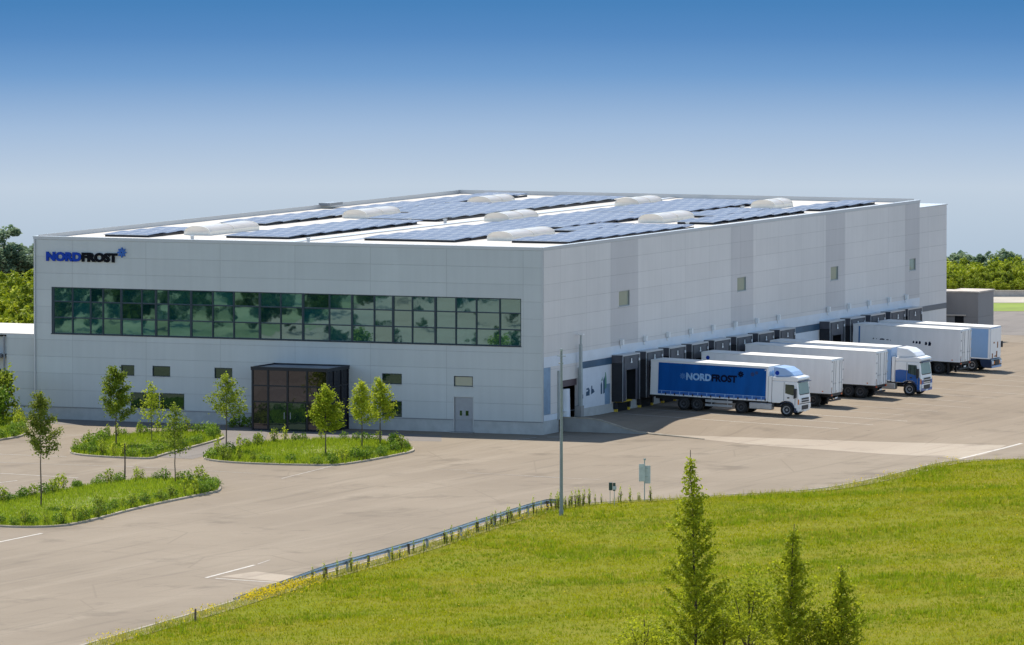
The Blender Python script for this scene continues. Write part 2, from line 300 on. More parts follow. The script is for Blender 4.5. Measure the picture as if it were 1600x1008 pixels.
# ---------------------------------------------------------------- mesh tools
class MB:
    def __init__(s): s.v = []; s.f = []; s.cut = []
    def add(s, vs, fs):
        s.cut.append((len(s.v), len(s.f))); o = len(s.v); s.v += [tuple(v) for v in vs]; s.f += [tuple(i + o for i in f) for f in fs]; return s
    def box(s, x0, y0, z0, x1, y1, z1):
        return s.add([(x0, y0, z0), (x1, y0, z0), (x1, y1, z0), (x0, y1, z0), (x0, y0, z1), (x1, y0, z1), (x1, y1, z1), (x0, y1, z1)],
                     [(0, 3, 2, 1), (4, 5, 6, 7), (0, 1, 5, 4), (1, 2, 6, 5), (2, 3, 7, 6), (3, 0, 4, 7)])
    def quad(s, *p): return s.add(p, [tuple(range(len(p)))])
    def prism(s, poly, a, b, axis='Y'):
        """polygon in the plane across the axis, extruded from a to b"""
        n = len(poly)
        def P(u, v, w): return {'Y': (u, w, v), 'X': (w, u, v), 'Z': (u, v, w)}[axis]
        vs = [P(u, v, a) for u, v in poly] + [P(u, v, b) for u, v in poly]
        return s.add(vs, [tuple(range(n))[::-1], tuple(range(n, 2 * n))] + [(i, (i + 1) % n, n + (i + 1) % n, n + i) for i in range(n)])
    def tube(s, pts, rs, n=8, cap=True):
        s.cut.append((len(s.v), len(s.f))); pts = [Vector(p) for p in pts]; o = len(s.v); k = len(pts)
        for i, p in enumerate(pts):
            d = (pts[min(i + 1, k - 1)] - pts[max(i - 1, 0)]).normalized()
            a = d.cross(Vector((0.13, 0.21, 1) if abs(d.z) < 0.95 else (1, 0, 0))).normalized(); b = d.cross(a)
            r = rs[i] if hasattr(rs, '__len__') else rs
            for j in range(n):
                an = 2 * math.pi * j / n; s.v.append(tuple(p + a * (r * math.cos(an)) + b * (r * math.sin(an))))
        for i in range(k - 1):
            for j in range(n):
                s.f.append((o + i * n + j, o + i * n + (j + 1) % n, o + (i + 1) * n + (j + 1) % n, o + (i + 1) * n + j))
        if cap: s.f.append(tuple(o + j for j in range(n))[::-1]); s.f.append(tuple(o + (k - 1) * n + j for j in range(n)))
        return s
    def build_each(s, name, m, parent=None, **kw):
        """every shape added becomes an object of its own"""
        c = s.cut + [(len(s.v), len(s.f))]; r = []
        for (v0, f0), (v1, f1) in zip(c, c[1:]):
            b = MB(); b.v = s.v[v0:v1]; b.f = [tuple(i - v0 for i in f) for f in s.f[f0:f1]]; r.append(b.build(name, m, parent, **kw))
        return r
    def build(s, name, m, parent=None, bevel=0.0, smooth=False, loc=None):
        me = bpy.data.meshes.new(name); me.from_pydata(s.v, [], s.f); me.validate()
        import bmesh
        bm = bmesh.new(); bm.from_mesh(me); bmesh.ops.recalc_face_normals(bm, faces=bm.faces[:]) if not getattr(s, 'keep', False) else None
        bm.to_mesh(me); bm.free()
        me.materials.append(M[m] if isinstance(m, str) else m)
        o = bpy.data.objects.new(name, me); COL.objects.link(o)
        if parent: o.parent = parent
        if loc: o.location = loc
        if smooth: me.polygons.foreach_set('use_smooth', [True] * len(me.polygons))
        if bevel:
            b = o.modifiers.new('bevel', 'BEVEL'); b.width = bevel; b.segments = 2; b.limit_method = 'ANGLE'; b.angle_limit = R(35)
        return o
def np_mesh(name, V, F, m, parent=None):
    """numpy verts (n,3) and faces (k,3 or 4)"""
    me = bpy.data.meshes.new(name); n, k = len(F), F.shape[1]
    me.vertices.add(len(V)); me.vertices.foreach_set('co', V.astype(np.float32).ravel())
    me.loops.add(n * k); me.loops.foreach_set('vertex_index', F.astype(np.int32).ravel())
    me.polygons.add(n); me.polygons.foreach_set('loop_start', np.arange(0, n * k, k, dtype=np.int32))
    me.update(); me.validate()
    me.materials.append(M[m])
    o = bpy.data.objects.new(name, me); COL.objects.link(o)
    if parent: o.parent = parent
    return o
def tag(o, label=None, cat=None, group=None, kind=None):
    if label: o['label'] = label
    if cat: o['category'] = cat
    if group: o['group'] = group
    if kind: o['kind'] = kind
    return o
def empty(name, loc=(0, 0, 0), rz=0.0):
    o = bpy.data.objects.new(name, None); COL.objects.link(o); o.location = loc; o.rotation_euler = (0, 0, rz); o.empty_display_size = 0.3
    return o
def kids(o): return [c for c in COL.objects if c.parent == o]
def copy_tree(o, parent=None):
    c = o.copy(); COL.objects.link(c)
    if parent: c.parent = parent
    for ch in kids(o): copy_tree(ch, c)
    return c
def text_mesh(name, s, size, m, parent=None, depth=0.02, off=0.0, sx=1.0):
    cu = bpy.data.curves.new(name, 'FONT'); cu.body = s; cu.size = size; cu.extrude = depth; cu.offset = off; cu.resolution_u = 3
    t = bpy.data.objects.new(name, cu); COL.objects.link(t)
    bpy.context.view_layer.update()
    me = bpy.data.meshes.new_from_object(t.evaluated_get(bpy.context.evaluated_depsgraph_get()))
    bpy.data.objects.remove(t); me.name = name
    me.transform(Matrix.Diagonal((sx, 1, 1, 1))); me.materials.clear(); me.materials.append(M[m])
    o = bpy.data.objects.new(name, me); COL.objects.link(o)
    if parent: o.parent = parent
    xs = [v.co.x for v in me.vertices]
    return o, min(xs), max(xs)

def leaves(pts, size, jit=0.35, up=0.3, asp=0.6):
    """one bent-free leaf quad per point, random facing"""
    n = len(pts); nrm = rng.normal(size=(n, 3)); nrm[:, 2] = np.abs(nrm[:, 2]) + up
    nrm /= np.linalg.norm(nrm, axis=1, keepdims=True)
    a = np.cross(nrm, rng.normal(size=(n, 3))); a /= np.linalg.norm(a, axis=1, keepdims=True) + 1e-9; b = np.cross(nrm, a)
    s = size * (1 + jit * rng.uniform(-1, 1, (n, 1)))
    V = np.stack([pts - a * s, pts - b * s * asp, pts + a * s, pts + b * s * asp], 1).reshape(-1, 3)
    return V, np.arange(4 * n).reshape(-1, 4)

# ---------------------------------------------------------------- ground
def sheet(name, pts, z, m, n=1, kind='structure', sub=None, zf=None):
    b = MB(); b.v = [(p[0], p[1], (zf(p[0], p[1]) if zf else 0) + z) for p in pts]; b.f = [tuple(range(len(pts)))]
    o = b.build(name, m); tag(o, kind=kind); return o
def cam_xy(lat, t): p = CAM + RT * lat + HF * t; return p.x, p.y
T0 = 765.0
gv, gf = [], []
ts = [-300, 100, 300, 420, 520, 600, 680, T0, 900, 1400, 5000]; ls = [-2500, -600, -200, -100, -50, 0, 50, 100, 200, 600, 2500]
def gfar(t): return 0.0 if t <= T0 else -(t - T0) * 0.1
for t in ts:
    for l in ls: x, y = cam_xy(l, t); gv.append((x, y, gfar(t)))
for i in range(len(ts) - 1):
    for j in range(len(ls) - 1):
        a = i * len(ls) + j; gf.append((a, a + 1, a + 1 + len(ls), a + len(ls)))
g = MB(); g.v = gv; g.f = gf; tag(g.build('ground', 'asphalt'), kind='structure')

def smooth(t): t = min(1, max(0, t)); return t * t * (3 - 2 * t)
def yard_z(x, y):
    yd = max(0.0, 0.80 - 0.03 * max(x, 0) + 0.004 * (y - 18))
    edge = 0.95 * (1 - smooth((x - 2.0) / 4.66))
    if y < 11: k = smooth((y - 4.0) / 7.0); yd = edge * (1 - k) + yd * k
    return yd + 0.006
xs = [0, .5, 1, 1.5, 2, 2.5, 3, 3.5, 4, 4.5, 5, 5.5, 6, 6.7, 8, 10, 12, 15, 20, 26, 32, 40]; ys = [4, 5, 6, 7, 8, 9, 10, 11, 14, 18, 25, 40, 60, 80, 98]
b = MB(); b.v = [(x, y, yard_z(x, y)) for y in ys for x in xs]
b.f = [(j * len(xs) + i, j * len(xs) + i + 1, (j + 1) * len(xs) + i + 1, (j + 1) * len(xs) + i) for j in range(len(ys) - 1) for i in range(len(xs) - 1)]
tag(b.build('yard_pavement', 'yard', smooth=True), kind='structure')
# retaining wall of the ramp
poly = [(0.02, 0.0)] + [(6.75, 0.0)] + [(x, yard_z(x, 4) + 0.05) for x in (6.75, 6, 5.5, 5, 4.5, 4, 3.5, 3, 2.5, 2, 1, 0.02)]
rw = empty('retaining_wall', (0, 3.9, 0))
tag(rw, 'low grey concrete retaining wall tapering down beside the loading ramp', 'wall')
MB().prism(poly, -0.12, 0.09).build('wall_slab', 'concrete', rw)
MB().prism([(x, yard_z(x, 4) + 0.055 + d) for x, d in ((0.02, 0), (1, 0), (2, 0), (3, 0), (4, 0), (5, 0), (6, 0), (6.9, 0))] + [(x, yard_z(x, 4) + 0.13) for x in (6.9, 6, 5, 4, 3, 2, 1, 0.02)], -0.16, 0.13).build('coping', 'kerb', rw)
# pale concrete strip in front of the yard
strip = [(6.6, 3.9), (16.4, 3.9), (24.3, 3.8), (34.9, 4.2), (36.2, -4.0), (36.1, -9.2), (34.2, -7.6), (29.4, -6.8), (19.1, -3.2), (12.6, 0.6), (9, 2.7)]
sheet('concrete_strip', strip, 0.008, 'slab')
tag(MB().tube([(6.7, 3.95, .05), (8.2, 3.1, .06), (10, 2.2, .05), (12.6, .7, .04)], [.10, .09, .07, .04], 6).build('kerb_edging', 'kerb'), kind='structure')

# road edge: kerb, verge, grass bank rising towards the viewer
EDGE_PX = [(142, 1006), (309, 958), (437, 919), (500, 900), (569, 881), (644, 859), (737, 828), (820, 802), (880, 789), (964, 785), (1052, 780), (1165, 773), (1251, 769), (1290, 764), (1329, 757), (1393, 743), (1458, 726), (1492, 719)]
edge = [at(u, v) for u, v in EDGE_PX]
edge = [Vector((37.5, -168, 0)), Vector((36.5, -158, 0))] + edge + [Vector((39.5, -8.6, 0)), Vector((46, -7.6, 0)), Vector((72, -3.5, 0)), Vector((110, 2, 0)), Vector((200, 16, 0)), Vector((260, 100, 0))]
fine = []
for i in range(len(edge) - 1):
    n = max(1, int((edge[i + 1] - edge[i]).length / 1.5))
    for k in range(n): fine.append(edge[i].lerp(edge[i + 1], k / n))
fine.append(edge[-1])
for _ in range(3): fine = [fine[0]] + [(fine[i - 1] + fine[i] * 2 + fine[i + 1]) / 4 for i in range(1, len(fine) - 1)] + [fine[-1]]
EX = np.array([p.x for p in fine]); EY = np.array([p.y for p in fine])
def edge_x(y): return float(np.interp(y, EY, EX))
def bank_z(x, y):
    d = x - edge_x(y)
    return 0.03 + 0.045 * max(0, d - 1.0) * (1 if d < 80 else 80 / d)
kb = MB(); o = 0
for i, p in enumerate(fine):
    kb.v += [(p.x - .11, p.y, 0), (p.x - .11, p.y, .10), (p.x + .12, p.y, .10), (p.x + .12, p.y, 0)]
for i in range(len(fine) - 1):
    for j in range(3): kb.f.append((4 * i + j, 4 * i + j + 1, 4 * i + j + 5, 4 * i + j + 4))
tag(kb.build('road_kerb', 'kerb'), kind='structure')
offs = [0.12, 0.6, 1.2, 2.5, 4, 7, 11, 16, 24, 34, 48, 64, 80, 110, 200]
bk = MB()
for p in fine:
    for d in offs: bk.v.append((p.x + d, p.y, bank_z(p.x + d, p.y) + (0.02 if d < 1 else 0)))
nO = len(offs)
bk.f = [(i * nO + j, i * nO + j + 1, (i + 1) * nO + j + 1, (i + 1) * nO + j) for i in range(len(fine) - 1) for j in range(nO - 1)]
tag(bk.build('grass_bank', 'bank', smooth=True), kind='structure')
vg = MB()
for p in fine:
    for d in (0.13, 0.8, 1.5): vg.v.append((p.x + d, p.y, bank_z(p.x + d, p.y) + 0.035))
vg.f = [(i * 3 + j, i * 3 + j + 1, i * 3 + j + 4, i * 3 + j + 3) for i in range(len(fine) - 1) for j in range(2)]
tag(vg.build('verge', 'verge'), kind='structure')

def blades(name, P, h, m, wid=0.03, per=4, spread=0.10, lean=0.35, kind='stuff', parent=None):
    """grass: narrow bent-over triangles, PER at each point of P (n,3)"""
    P = np.repeat(P, per, 0); n = len(P); an = rng.uniform(0, 2 * np.pi, n)
    P = P + np.stack([rng.normal(0, spread, n), rng.normal(0, spread, n), np.zeros(n)], 1)
    hh = h * rng.uniform(0.5, 1.25, n); d = np.stack([np.cos(an), np.sin(an), np.zeros(n)], 1)
    pr = np.stack([-np.sin(an), np.cos(an), np.zeros(n)], 1) * (wid * rng.uniform(0.7, 1.4, (n, 1)))
    tip = P + d * (hh * lean * rng.uniform(0.4, 1.8, n))[:, None] + np.array([0, 0, 1]) * hh[:, None]
    V = np.stack([P - pr, P + pr, tip], 1).reshape(-1, 3)
    o = np_mesh(name, V, np.arange(3 * n).reshape(-1, 3), m, parent)
    if kind: tag(o, kind=kind)
    return o
# bank grass where it can be seen, with a margin
n = 260000
gx = rng.uniform(24, 140, n); gy = rng.uniform(-165, 30, n)
ex = np.interp(gy, EY, EX); d = gx - ex; t = (gx - CAM.x) * HF.x + (gy - CAM.y) * HF.y; lat = (gx - CAM.x) * RT.x + (gy - CAM.y) * RT.y
pu = 800 + FOC * lat / t
clump = np.sin(gx * .35 + 2 * np.sin(gy * .21)) + np.sin(gy * .27 + 1.7 * np.sin(gx * .19))
ok = (d > 0.5) & (pu > -80) & (pu < 1700) & (t > 375) & (rng.uniform(0, 1, n) < 0.75 + 0.15 * clump)
gz = 0.03 + 0.045 * np.maximum(0, d - 1.0)
blades('bank_grass', np.stack([gx, gy, gz], 1)[ok], 0.15, 'blade', 0.028, 4, 0.2, 0.9)

tq = ok & (clump > .55) & (rng.uniform(0, 1, n) < .16)
blades('tall_tufts', np.stack([gx, gy, gz], 1)[tq], 0.30, 'blade_tuft', 0.022, 9, 0.16, 0.55)
fq = ok & (rng.uniform(0, 1, n) < .006)
V_, F_ = leaves(np.stack([gx, gy, gz + .16], 1)[fq], .05); tag(np_mesh('meadow_flowers', V_, F_, 'flower'), kind='stuff')

# ---------------------------------------------------------------- painted lines
def line(p, q, wd=0.14, m='paint_line', name='road_marking'):
    a, c = at(*p), at(*q)
    def zz(v): return yard_z(v.x, v.y) + 0.006 if (v.x > 0 and v.y > 4 and v.x < 40) else 0.012
    if a.x > 0 and a.y > 4:
        a = at(p[0], p[1], 0.5); c = at(q[0], q[1], 0.3)
    n = max(1, int((c - a).length / 2)); dr = (c - a).normalized(); s = Vector((-dr.y, dr.x, 0)) * wd / 2
    b = MB()
    for k in range(n + 1):
        v = a.lerp(c, k / n); b.v += [(v.x + s.x, v.y + s.y, zz(v + s)), (v.x - s.x, v.y - s.y, zz(v - s))]
    b.f = [(2 * k, 2 * k + 1, 2 * k + 3, 2 * k + 2) for k in range(n)]
    tag(b.build(name, m), kind='structure')
for p, q, wd, m in [((-30, 853), (66, 833.5), .22, 'paint_line'), ((322, 903), (398, 883), .22, 'paint_line'), ((402, 882), (422, 875), .12, 'paint_faint'), ((337, 904), (441, 911), .22, 'paint_line'),
                    ((-20, 709), (104, 714), .13, 'paint_line'), ((-20, 722), (232, 730.5), .13, 'paint_faint'), ((-20, 738.5), (122, 747), .16, 'paint_line'), ((-20, 757), (27, 751), .13, 'paint_line'),
                    ((98, 680), (172, 680.5), .13, 'paint_line'), ((199, 729), (400, 740), .13, 'paint_faint'), ((440, 748), (520, 728), .13, 'paint_faint'), ((678, 733), (730, 735), .12, 'paint_faint'), ((730, 739), (869, 746), .14, 'paint_faint'), ((820, 744), (939, 750), .12, 'paint_faint'),
                    ((855, 683.3), (874, 683.0), .20, 'paint_line'), ((800, 689), (838, 683.5), .16, 'paint_faint'), ((1500, 717), (1566, 701), .30, 'paint_line'), ((1566, 701), (1596, 693), .30, 'paint_line')]: line(p, q, wd, m)
def wline(x0, y0, x1, y1, wd, m='paint_line'):
    n = 14; a = Vector((x0, y0, 0)); c = Vector((x1, y1, 0)); dr = (c - a).normalized(); s = Vector((-dr.y, dr.x, 0)) * wd / 2; b = MB()
    for k in range(n + 1):
        v = a.lerp(c, k / n)
        for q in (v + s, v - s): b.v.append((q.x, q.y, yard_z(q.x, q.y) + 0.008))
    b.f = [(2 * k, 2 * k + 1, 2 * k + 3, 2 * k + 2) for k in range(n)]
    tag(b.build('bay_marking', m), kind='structure')
DOCK_Y = [15.1, 19.8, 24.5, 29.2, 33.9, 38.6, 43.3, 48.0, 59.2, 63.9, 68.6, 73.3, 77.4]
for k, y0 in enumerate([12.7, 17.4, 22.1, 26.8, 31.5, 36.2, 40.9, 45.6, 50.3, 56.8, 61.5, 66.2, 70.9]):
    wline(1.3, y0, 19 + (k % 3), y0 - 1.0, .14, 'paint_line' if k < 3 else 'paint_faint')
sheet('worn_patch', [at(u, v) for u, v in ((345, 901), (400, 893), (458, 900), (470, 907), (440, 909))], 0.006, 'slab')
sheet('dark_lane', [at(u, v) for u, v in ((60, 662), (395, 674), (560, 688), (690, 690), (690, 680), (400, 667), (100, 655))], 0.005, 'asph_dark')
sheet('footpath', [at(u, v) for u, v in ((249, 714.5), (300, 717.5), (414, 690), (420, 672), (346, 672), (350, 687))], 0.010, 'asph_dark')
# far ground on the right
def tsheet(name, q, z, m): sheet(name, [att(u, t) for u, t in q], z, m)
tsheet('lawn', [(1540, 733.5), (1760, 733.5), (1760, 746), (1540, 746)], 0.02, 'lawn')
tsheet('gravel_strip', [(1500, 746.5), (1760, 746.5), (1760, 764), (1500, 764)], 0.02, 'gravel')
tsheet('service_road', [(1545, 700), (1760, 694), (1760, 733), (1545, 733)], 0.012, 'asph_dark')
line((1560, 540), (1700, 539), .5, 'paint_faint')

# ---------------------------------------------------------------- warehouse
W, LY, H = 42.06, 80.94, 13.85
wh = empty('warehouse', (0, 0, 0))
tag(wh, 'large grey panel-clad warehouse with a long ribbon window and a row of dock doors', 'warehouse')
def holed_wall(name, u0, u1, z0, z1, holes, plane, m, depth=0.25, back=0.3):
    """outer skin with real openings: plane 'front' (y=0, u=x) or 'side' (x=0, u=y)"""
    P = (lambda u, z, d: (u, d, z)) if plane == 'front' else (lambda u, z, d: (-d, u, z))
    us = sorted({u0, u1, *[h[0] for h in holes], *[h[1] for h in holes]}); zs = sorted({z0, z1, *[h[2] for h in holes], *[h[3] for h in holes]})
    b = MB()
    for i in range(len(us) - 1):
        for j in range(len(zs) - 1):
            cu, cz = (us[i] + us[i + 1]) / 2, (zs[j] + zs[j + 1]) / 2
            if any(h[0] < cu < h[1] and h[2] < cz < h[3] for h in holes): continue
            b.quad(P(us[i], zs[j], 0), P(us[i + 1], zs[j], 0), P(us[i + 1], zs[j + 1], 0), P(us[i], zs[j + 1], 0))
    for a, c, e, f in holes:
        for (p, q) in (((a, e), (c, e)), ((c, e), (c, f)), ((c, f), (a, f)), ((a, f), (a, e))):
            b.quad(P(*p, 0), P(*q, 0), P(*q, depth), P(*p, depth))
    return b.build(name, m, wh)
ST = (-40.56, -1.74, 6.53, 10.08)
FW_ = [(-34.71, -33.58, 3.48, 4.29), (-32.07, -30.57, 3.48, 4.29), (-26.88, -25.39, 3.48, 4.29), (-13.04, -11.42, 3.44, 4.24), (-7.19, -5.64, 3.42, 4.2)]
FL_ = [(-33.91, -31.5, 0.95, 2.23), (-31.5 + .05, -29.4, 0.95, 2.23), (-13.04, -11.42, 0.99, 2.19)]
DR = (-7.14, -5.64, 0.05, 2.66)
SW_ = [(14.83, 17.02, 8.69, 9.88), (39.35, 41.29, 8.5, 9.62), (60.04, 61.81, 8.27, 9.4), (78.49, 80.04, 8.11, 9.12)]
SW_ = [(a, c, e + .0, f) for a, c, e, f in SW_]
PZ = 0.95
holed_wall('wall', -W, 0, PZ, H, [ST] + FW_ + [(a, c, PZ + .001, f) if e <= PZ else (a, c, e, f) for a, c, e, f in FL_] + [(DR[0], DR[1], PZ + .001, DR[3])], 'front', 'clad_front')
DZ = 5.1
dock_holes = [(y - 1.35, y + 1.35, 1.62, 4.75) for y in DOCK_Y]
holed_wall('wall', 0, LY, 1.45, H, SW_ + [(3.1, 6.75, 1.451, 3.8)] + dock_holes, 'side', 'clad_side')
MB().box(-W, LY - .25, 0, -0.3, LY, H).build('wall', 'clad_front', wh)
MB().box(-W, 0.3, 0, -W + .25, LY - .26, H).build('wall', 'clad_side', wh)
# the lower rear wing whose wall continues the dock side
MB().box(-24, LY + .01, 1.45, -0.12, 87.85, 13.2).build('wall', 'clad_side', wh)
MB().box(-24, LY + .01, 13.2, -0.06, 87.92, 13.28).build('coping', 'trim', wh)
MB().box(-24, LY + .02, 0, -0.2, 87.8, 1.45).build_each('plinth', 'plinth', wh)
MB().box(-0.115, LY + .02, 4.5, -0.08, 87.80, 4.95).build_each('cladding_band', 'band_slate', wh)
# plinths
pf = MB()
for a, c in ((-W, DR[0]), (DR[1], 0.0)): pf.box(a, 0.02, -0.05, c, 0.3, PZ)
pf.build_each('plinth', 'plinth', wh)
ps = MB(); ps.box(-0.3, 0.31, -0.05, -0.02, 3.1, 1.0); 
segs = [6.75] + sum([[y - 1.1, y + 1.1] for y in DOCK_Y], []) + [LY]
for i in range(0, len(segs), 2): ps.box(-0.3, segs[i], 0, 0.02, segs[i + 1], 1.45)
for y in DOCK_Y: ps.box(-0.3, y - 1.1, 0, -0.05, y + 1.1, 1.44)
ps.build_each('plinth', 'plinth', wh)
MB().box(-W - .01, -0.03, PZ - .05, DR[0] - .1, 0.0, PZ + .0).box(DR[1] + .1, -0.03, PZ - .05, 0.03, 0.0, PZ).build_each('drip_sill', 'trim_dark', wh)
MB().box(-0.005, 0.02, 1.0, 0.0, 3.09, 1.44).build_each('wall_panel', 'clad_pale', wh)
# roof, parapets, corner posts
MB().box(-W + .3, .3, H - .45, -.3, LY - .3, H - .17).build('roof', 'roof', wh)
pp = MB().box(-W - .05, -.05, H, .05, .32, H + .07).box(-.32, .33, H, .05, LY + .05, H + .07).box(-W - .05, .33, H, -W + .3, LY - .31, H + .07).box(-W - .05, LY - .30, H, -.33, LY + .05, H + .07)
pp.build('parapet', 'trim', wh)
ip = MB().box(-W + .26, .33, H - .17, -W + .31, LY - .3, H + .16).box(-W + .32, LY - .36, H - .17, -.4, LY - .3, H + .18).box(-.36, LY - 30, H - .165, -.31, LY - .37, H - .01)
ip.build('parapet_upstand', 'trim', wh)
MB().box(-W - .02, -0.03, H - .16, .03, -.001, H).box(.001, .03, H - .16, .03, LY, H).build('fascia', 'trim', wh)
MB().box(-.10, -.035, PZ, .035, -.001, H - .17).box(.001, -.034, PZ, .035, .10, H - .17).build('corner_trim', 'trim', wh)
MB().tube([(-W + .12, -.08, 0), (-W + .12, -.08, H - .2)], .06, 8).build('downpipe', 'trim', wh)
MB().box(-41.9, 52.0, H + .08, -40.9, 54.6, H + .30).build('roof_unit', 'trim_dark', wh)
MB().box(-22.3, .4, H - .169, -21.7, LY - .5, H - .10).build('roof_gutter', 'trim', wh)
MB().box(-19.6, 1.2, H - .169, -18.9, LY - .6, H - .155).build('roof_walkway', 'porch_roof', wh)
for vx, vy in ((-3.2, 36.8), (-21.0, 4.2), (-30.6, 4.0), (-14.0, 51.6), (-22.9, 34.4), (-34.6, 18.0), (-9.0, 63.4), (-26, 34.5)):
    MB().tube([(vx, vy, H - .18), (vx, vy, H + .12)], .13, 10).tube([(vx, vy, H + .121), (vx, vy, H + .17)], .19, 10).build('roof_vent', 'trim', wh)
# ribbon window
rib = empty('ribbon_window', (0, 0, 0)); rib.parent = wh
def zrow(k): return ST[2] + (ST[3] - ST[2]) * (0, .345, .69, 1.0)[k]
colpx = [80, 112.8, 141, 160.4, 189, 221, 243, 262.5, 298, 331.8, 364.7, 405.2, 438.1, 472.7, 514, 549.5, 584.2, 613.5, 643.7, 679.7, 711.8, 743.8, 780.4, 814]
cols = [aty(u, 500, 0).x for u in colpx]; cols[0], cols[-1] = ST[0], ST[1]
fr = MB(); heavy = {0, 4, 6, 8, 11, 13, 15, 17, 19, 23}
for i, x in enumerate(cols):
    wd = .075 if i in heavy else .045; x0 = max(ST[0], x - wd) if i else ST[0]; x1 = min(ST[1], x + wd)
    if i == 0: x1 = ST[0] + .2
    fr.box(x0, 0.03, ST[2], x1, .17, ST[3])
for k in range(4):
    z = zrow(k); h = .07 if k in (0, 3) else .045
    for i in range(len(cols) - 1):
        a = cols[i] + (.2 if i == 0 else (.075 if i in heavy else .045)); c = cols[i + 1] - (.075 if i + 1 in heavy else .045)
        fr.box(a, .045, max(ST[2], z - h), c, .16, min(ST[3], z + h))
fr.build('window_frame', 'frame', rib)
pn = MB()
for i in range(len(cols) - 1):
    for k in range(3):
        j = random.gauss(0, .009); e = random.gauss(0, .004)
        pn.quad((cols[i], .12 + j, zrow(k)), (cols[i + 1], .12 - j, zrow(k)), (cols[i + 1], .12 - j + e, zrow(k + 1)), (cols[i], .12 + j + e, zrow(k + 1)))
pn.build('glass_pane', 'glass_teal', rib)
MB().box(ST[0] - .03, -.05, ST[2] - .05, ST[1] + .03, .12, ST[2]).build('sill', 'frame', rib)
# small windows
def window(u0, u1, z0, z1, plane, glass, frame='frame', bar=False):
    wn = empty('window', (0, 0, 0)); wn.parent = wh
    T = .06
    def bx(mb, a, c, e, f, d0, d1):
        if plane == 'front': mb.box(a, d0, e, c, d1, f)
        else: mb.box(-d1, a, e, -d0, c, f)
    f = MB()
    bx(f, u0, u1, z1 - T, z1, .04, .16); bx(f, u0, u1, z0, z0 + T, .04, .16); bx(f, u0, u0 + T, z0 + T, z1 - T, .04, .16); bx(f, u1 - T, u1, z0 + T, z1 - T, .04, .16)
    if bar: c = (u0 + u1) / 2; bx(f, c - .03, c + .03, z0 + T, z1 - T, .05, .15)
    f.build('window_frame', frame, wn)
    p = MB(); bx(p, u0 + T, u1 - T, z0 + T, z1 - T, .10, .12); p.build('glass_pane', glass, wn)
    s = MB(); bx(s, u0 - .05, u1 + .05, z0 - .05, z0 - .001, -.05, .10); s.build('sill', 'trim', wn)
for i, (a, c, e, f) in enumerate(FW_): window(a, c, e, f, 'front', 'glass_dark' if i < 4 else 'glass_grey')
for i, (a, c, e, f) in enumerate(FL_): window(a, c, PZ + .06 if e <= PZ else e, f, 'front', 'glass_dark')
for a, c, e, f in SW_: window(a, c, e, f, 'side', 'glass_grey', 'frame_grey', False)
# front service door
dr = empty('door', (0, 0, 0)); dr.parent = wh
MB().box(DR[0], .06, .06, DR[1], .14, DR[3] - .02).build_each('door_leaf', 'door_grey', dr)
MB().box(DR[0] - .06, -.02, .0, DR[0], .16, DR[3] + .05).box(DR[1], -.02, .0, DR[1] + .06, .16, DR[3] + .05).box(DR[0], -.02, DR[3] - .02, DR[1], .16, DR[3] + .05).build('door_frame', 'trim', dr)
MB().box(-6.72, .045, 1.25, -6.55, .059, 1.62).box(-6.25, .045, 1.25, -6.02, .059, 1.62).build_each('door_window', 'glass_dark', dr)
MB().box(-5.86, .0, 1.02, -5.72, .059, 1.08).build_each('door_handle', 'rim', dr)
MB().box(DR[0] - .2, -.5, -.01, DR[1] + .1, .05, .06).build('door_step', 'concrete', dr)
# dark cladding strips, blue bands and a pale strip of painted bounce light on the dock side
for a, c in ((13.18, 18.69), (37.98, 42.81), (58.89, 63.29), (77.43, 80.90)):
    win = [s for s in SW_ if a < (s[0] + s[1]) / 2 < c + .5][0]; b = MB(); x = .004
    u = sorted([a, max(a, win[0] - .07), min(c, win[1] + .07), c]); zz = [5.8, win[2] - .07, win[3] + .02, H - .18]
    for i in range(3):
        for k in range(3):
            if i == 1 and k == 1: continue
            if u[i + 1] - u[i] < .02: continue
            b.quad((x, u[i], zz[k]), (x, u[i + 1], zz[k]), (x, u[i + 1], zz[k + 1]), (x, u[i], zz[k + 1]))
    b.build('cladding_panel', 'clad_dark', wh)
MB().box(.0005, .12, 4.98, .02, LY, 5.75).build_each('cladding_band', 'clad_pale', wh)  # light bounced off the trailer roofs, put into a paler strip
bands = [7.05] + sum([[y - 1.75, y + 1.75] for y in DOCK_Y], []) + [LY]
bb = MB()
for i in range(0, len(bands), 2):
    if bands[i + 1] - bands[i] > .05: bb.box(.0005, bands[i], 4.45, .03, bands[i + 1], 4.96)
bb.build_each('cladding_band', 'band_blue', wh)
MB().box(.001, 7.2, 1.46, .012, 13.1, 4.44).box(.001, 50.0, 1.46, .012, 57.2, 4.44).build_each('wall_panel', 'clad_pale', wh)
MB().box(.001, .14, 1.46, .012, 1.45, 4.96).box(.001, 12.0, 1.46, .016, 13.05, 3.0).build_each('wall_panel', mat('blue_grey_panel', (0.20, 0.30, 0.42), .4, var=.25, scale=.8), wh)
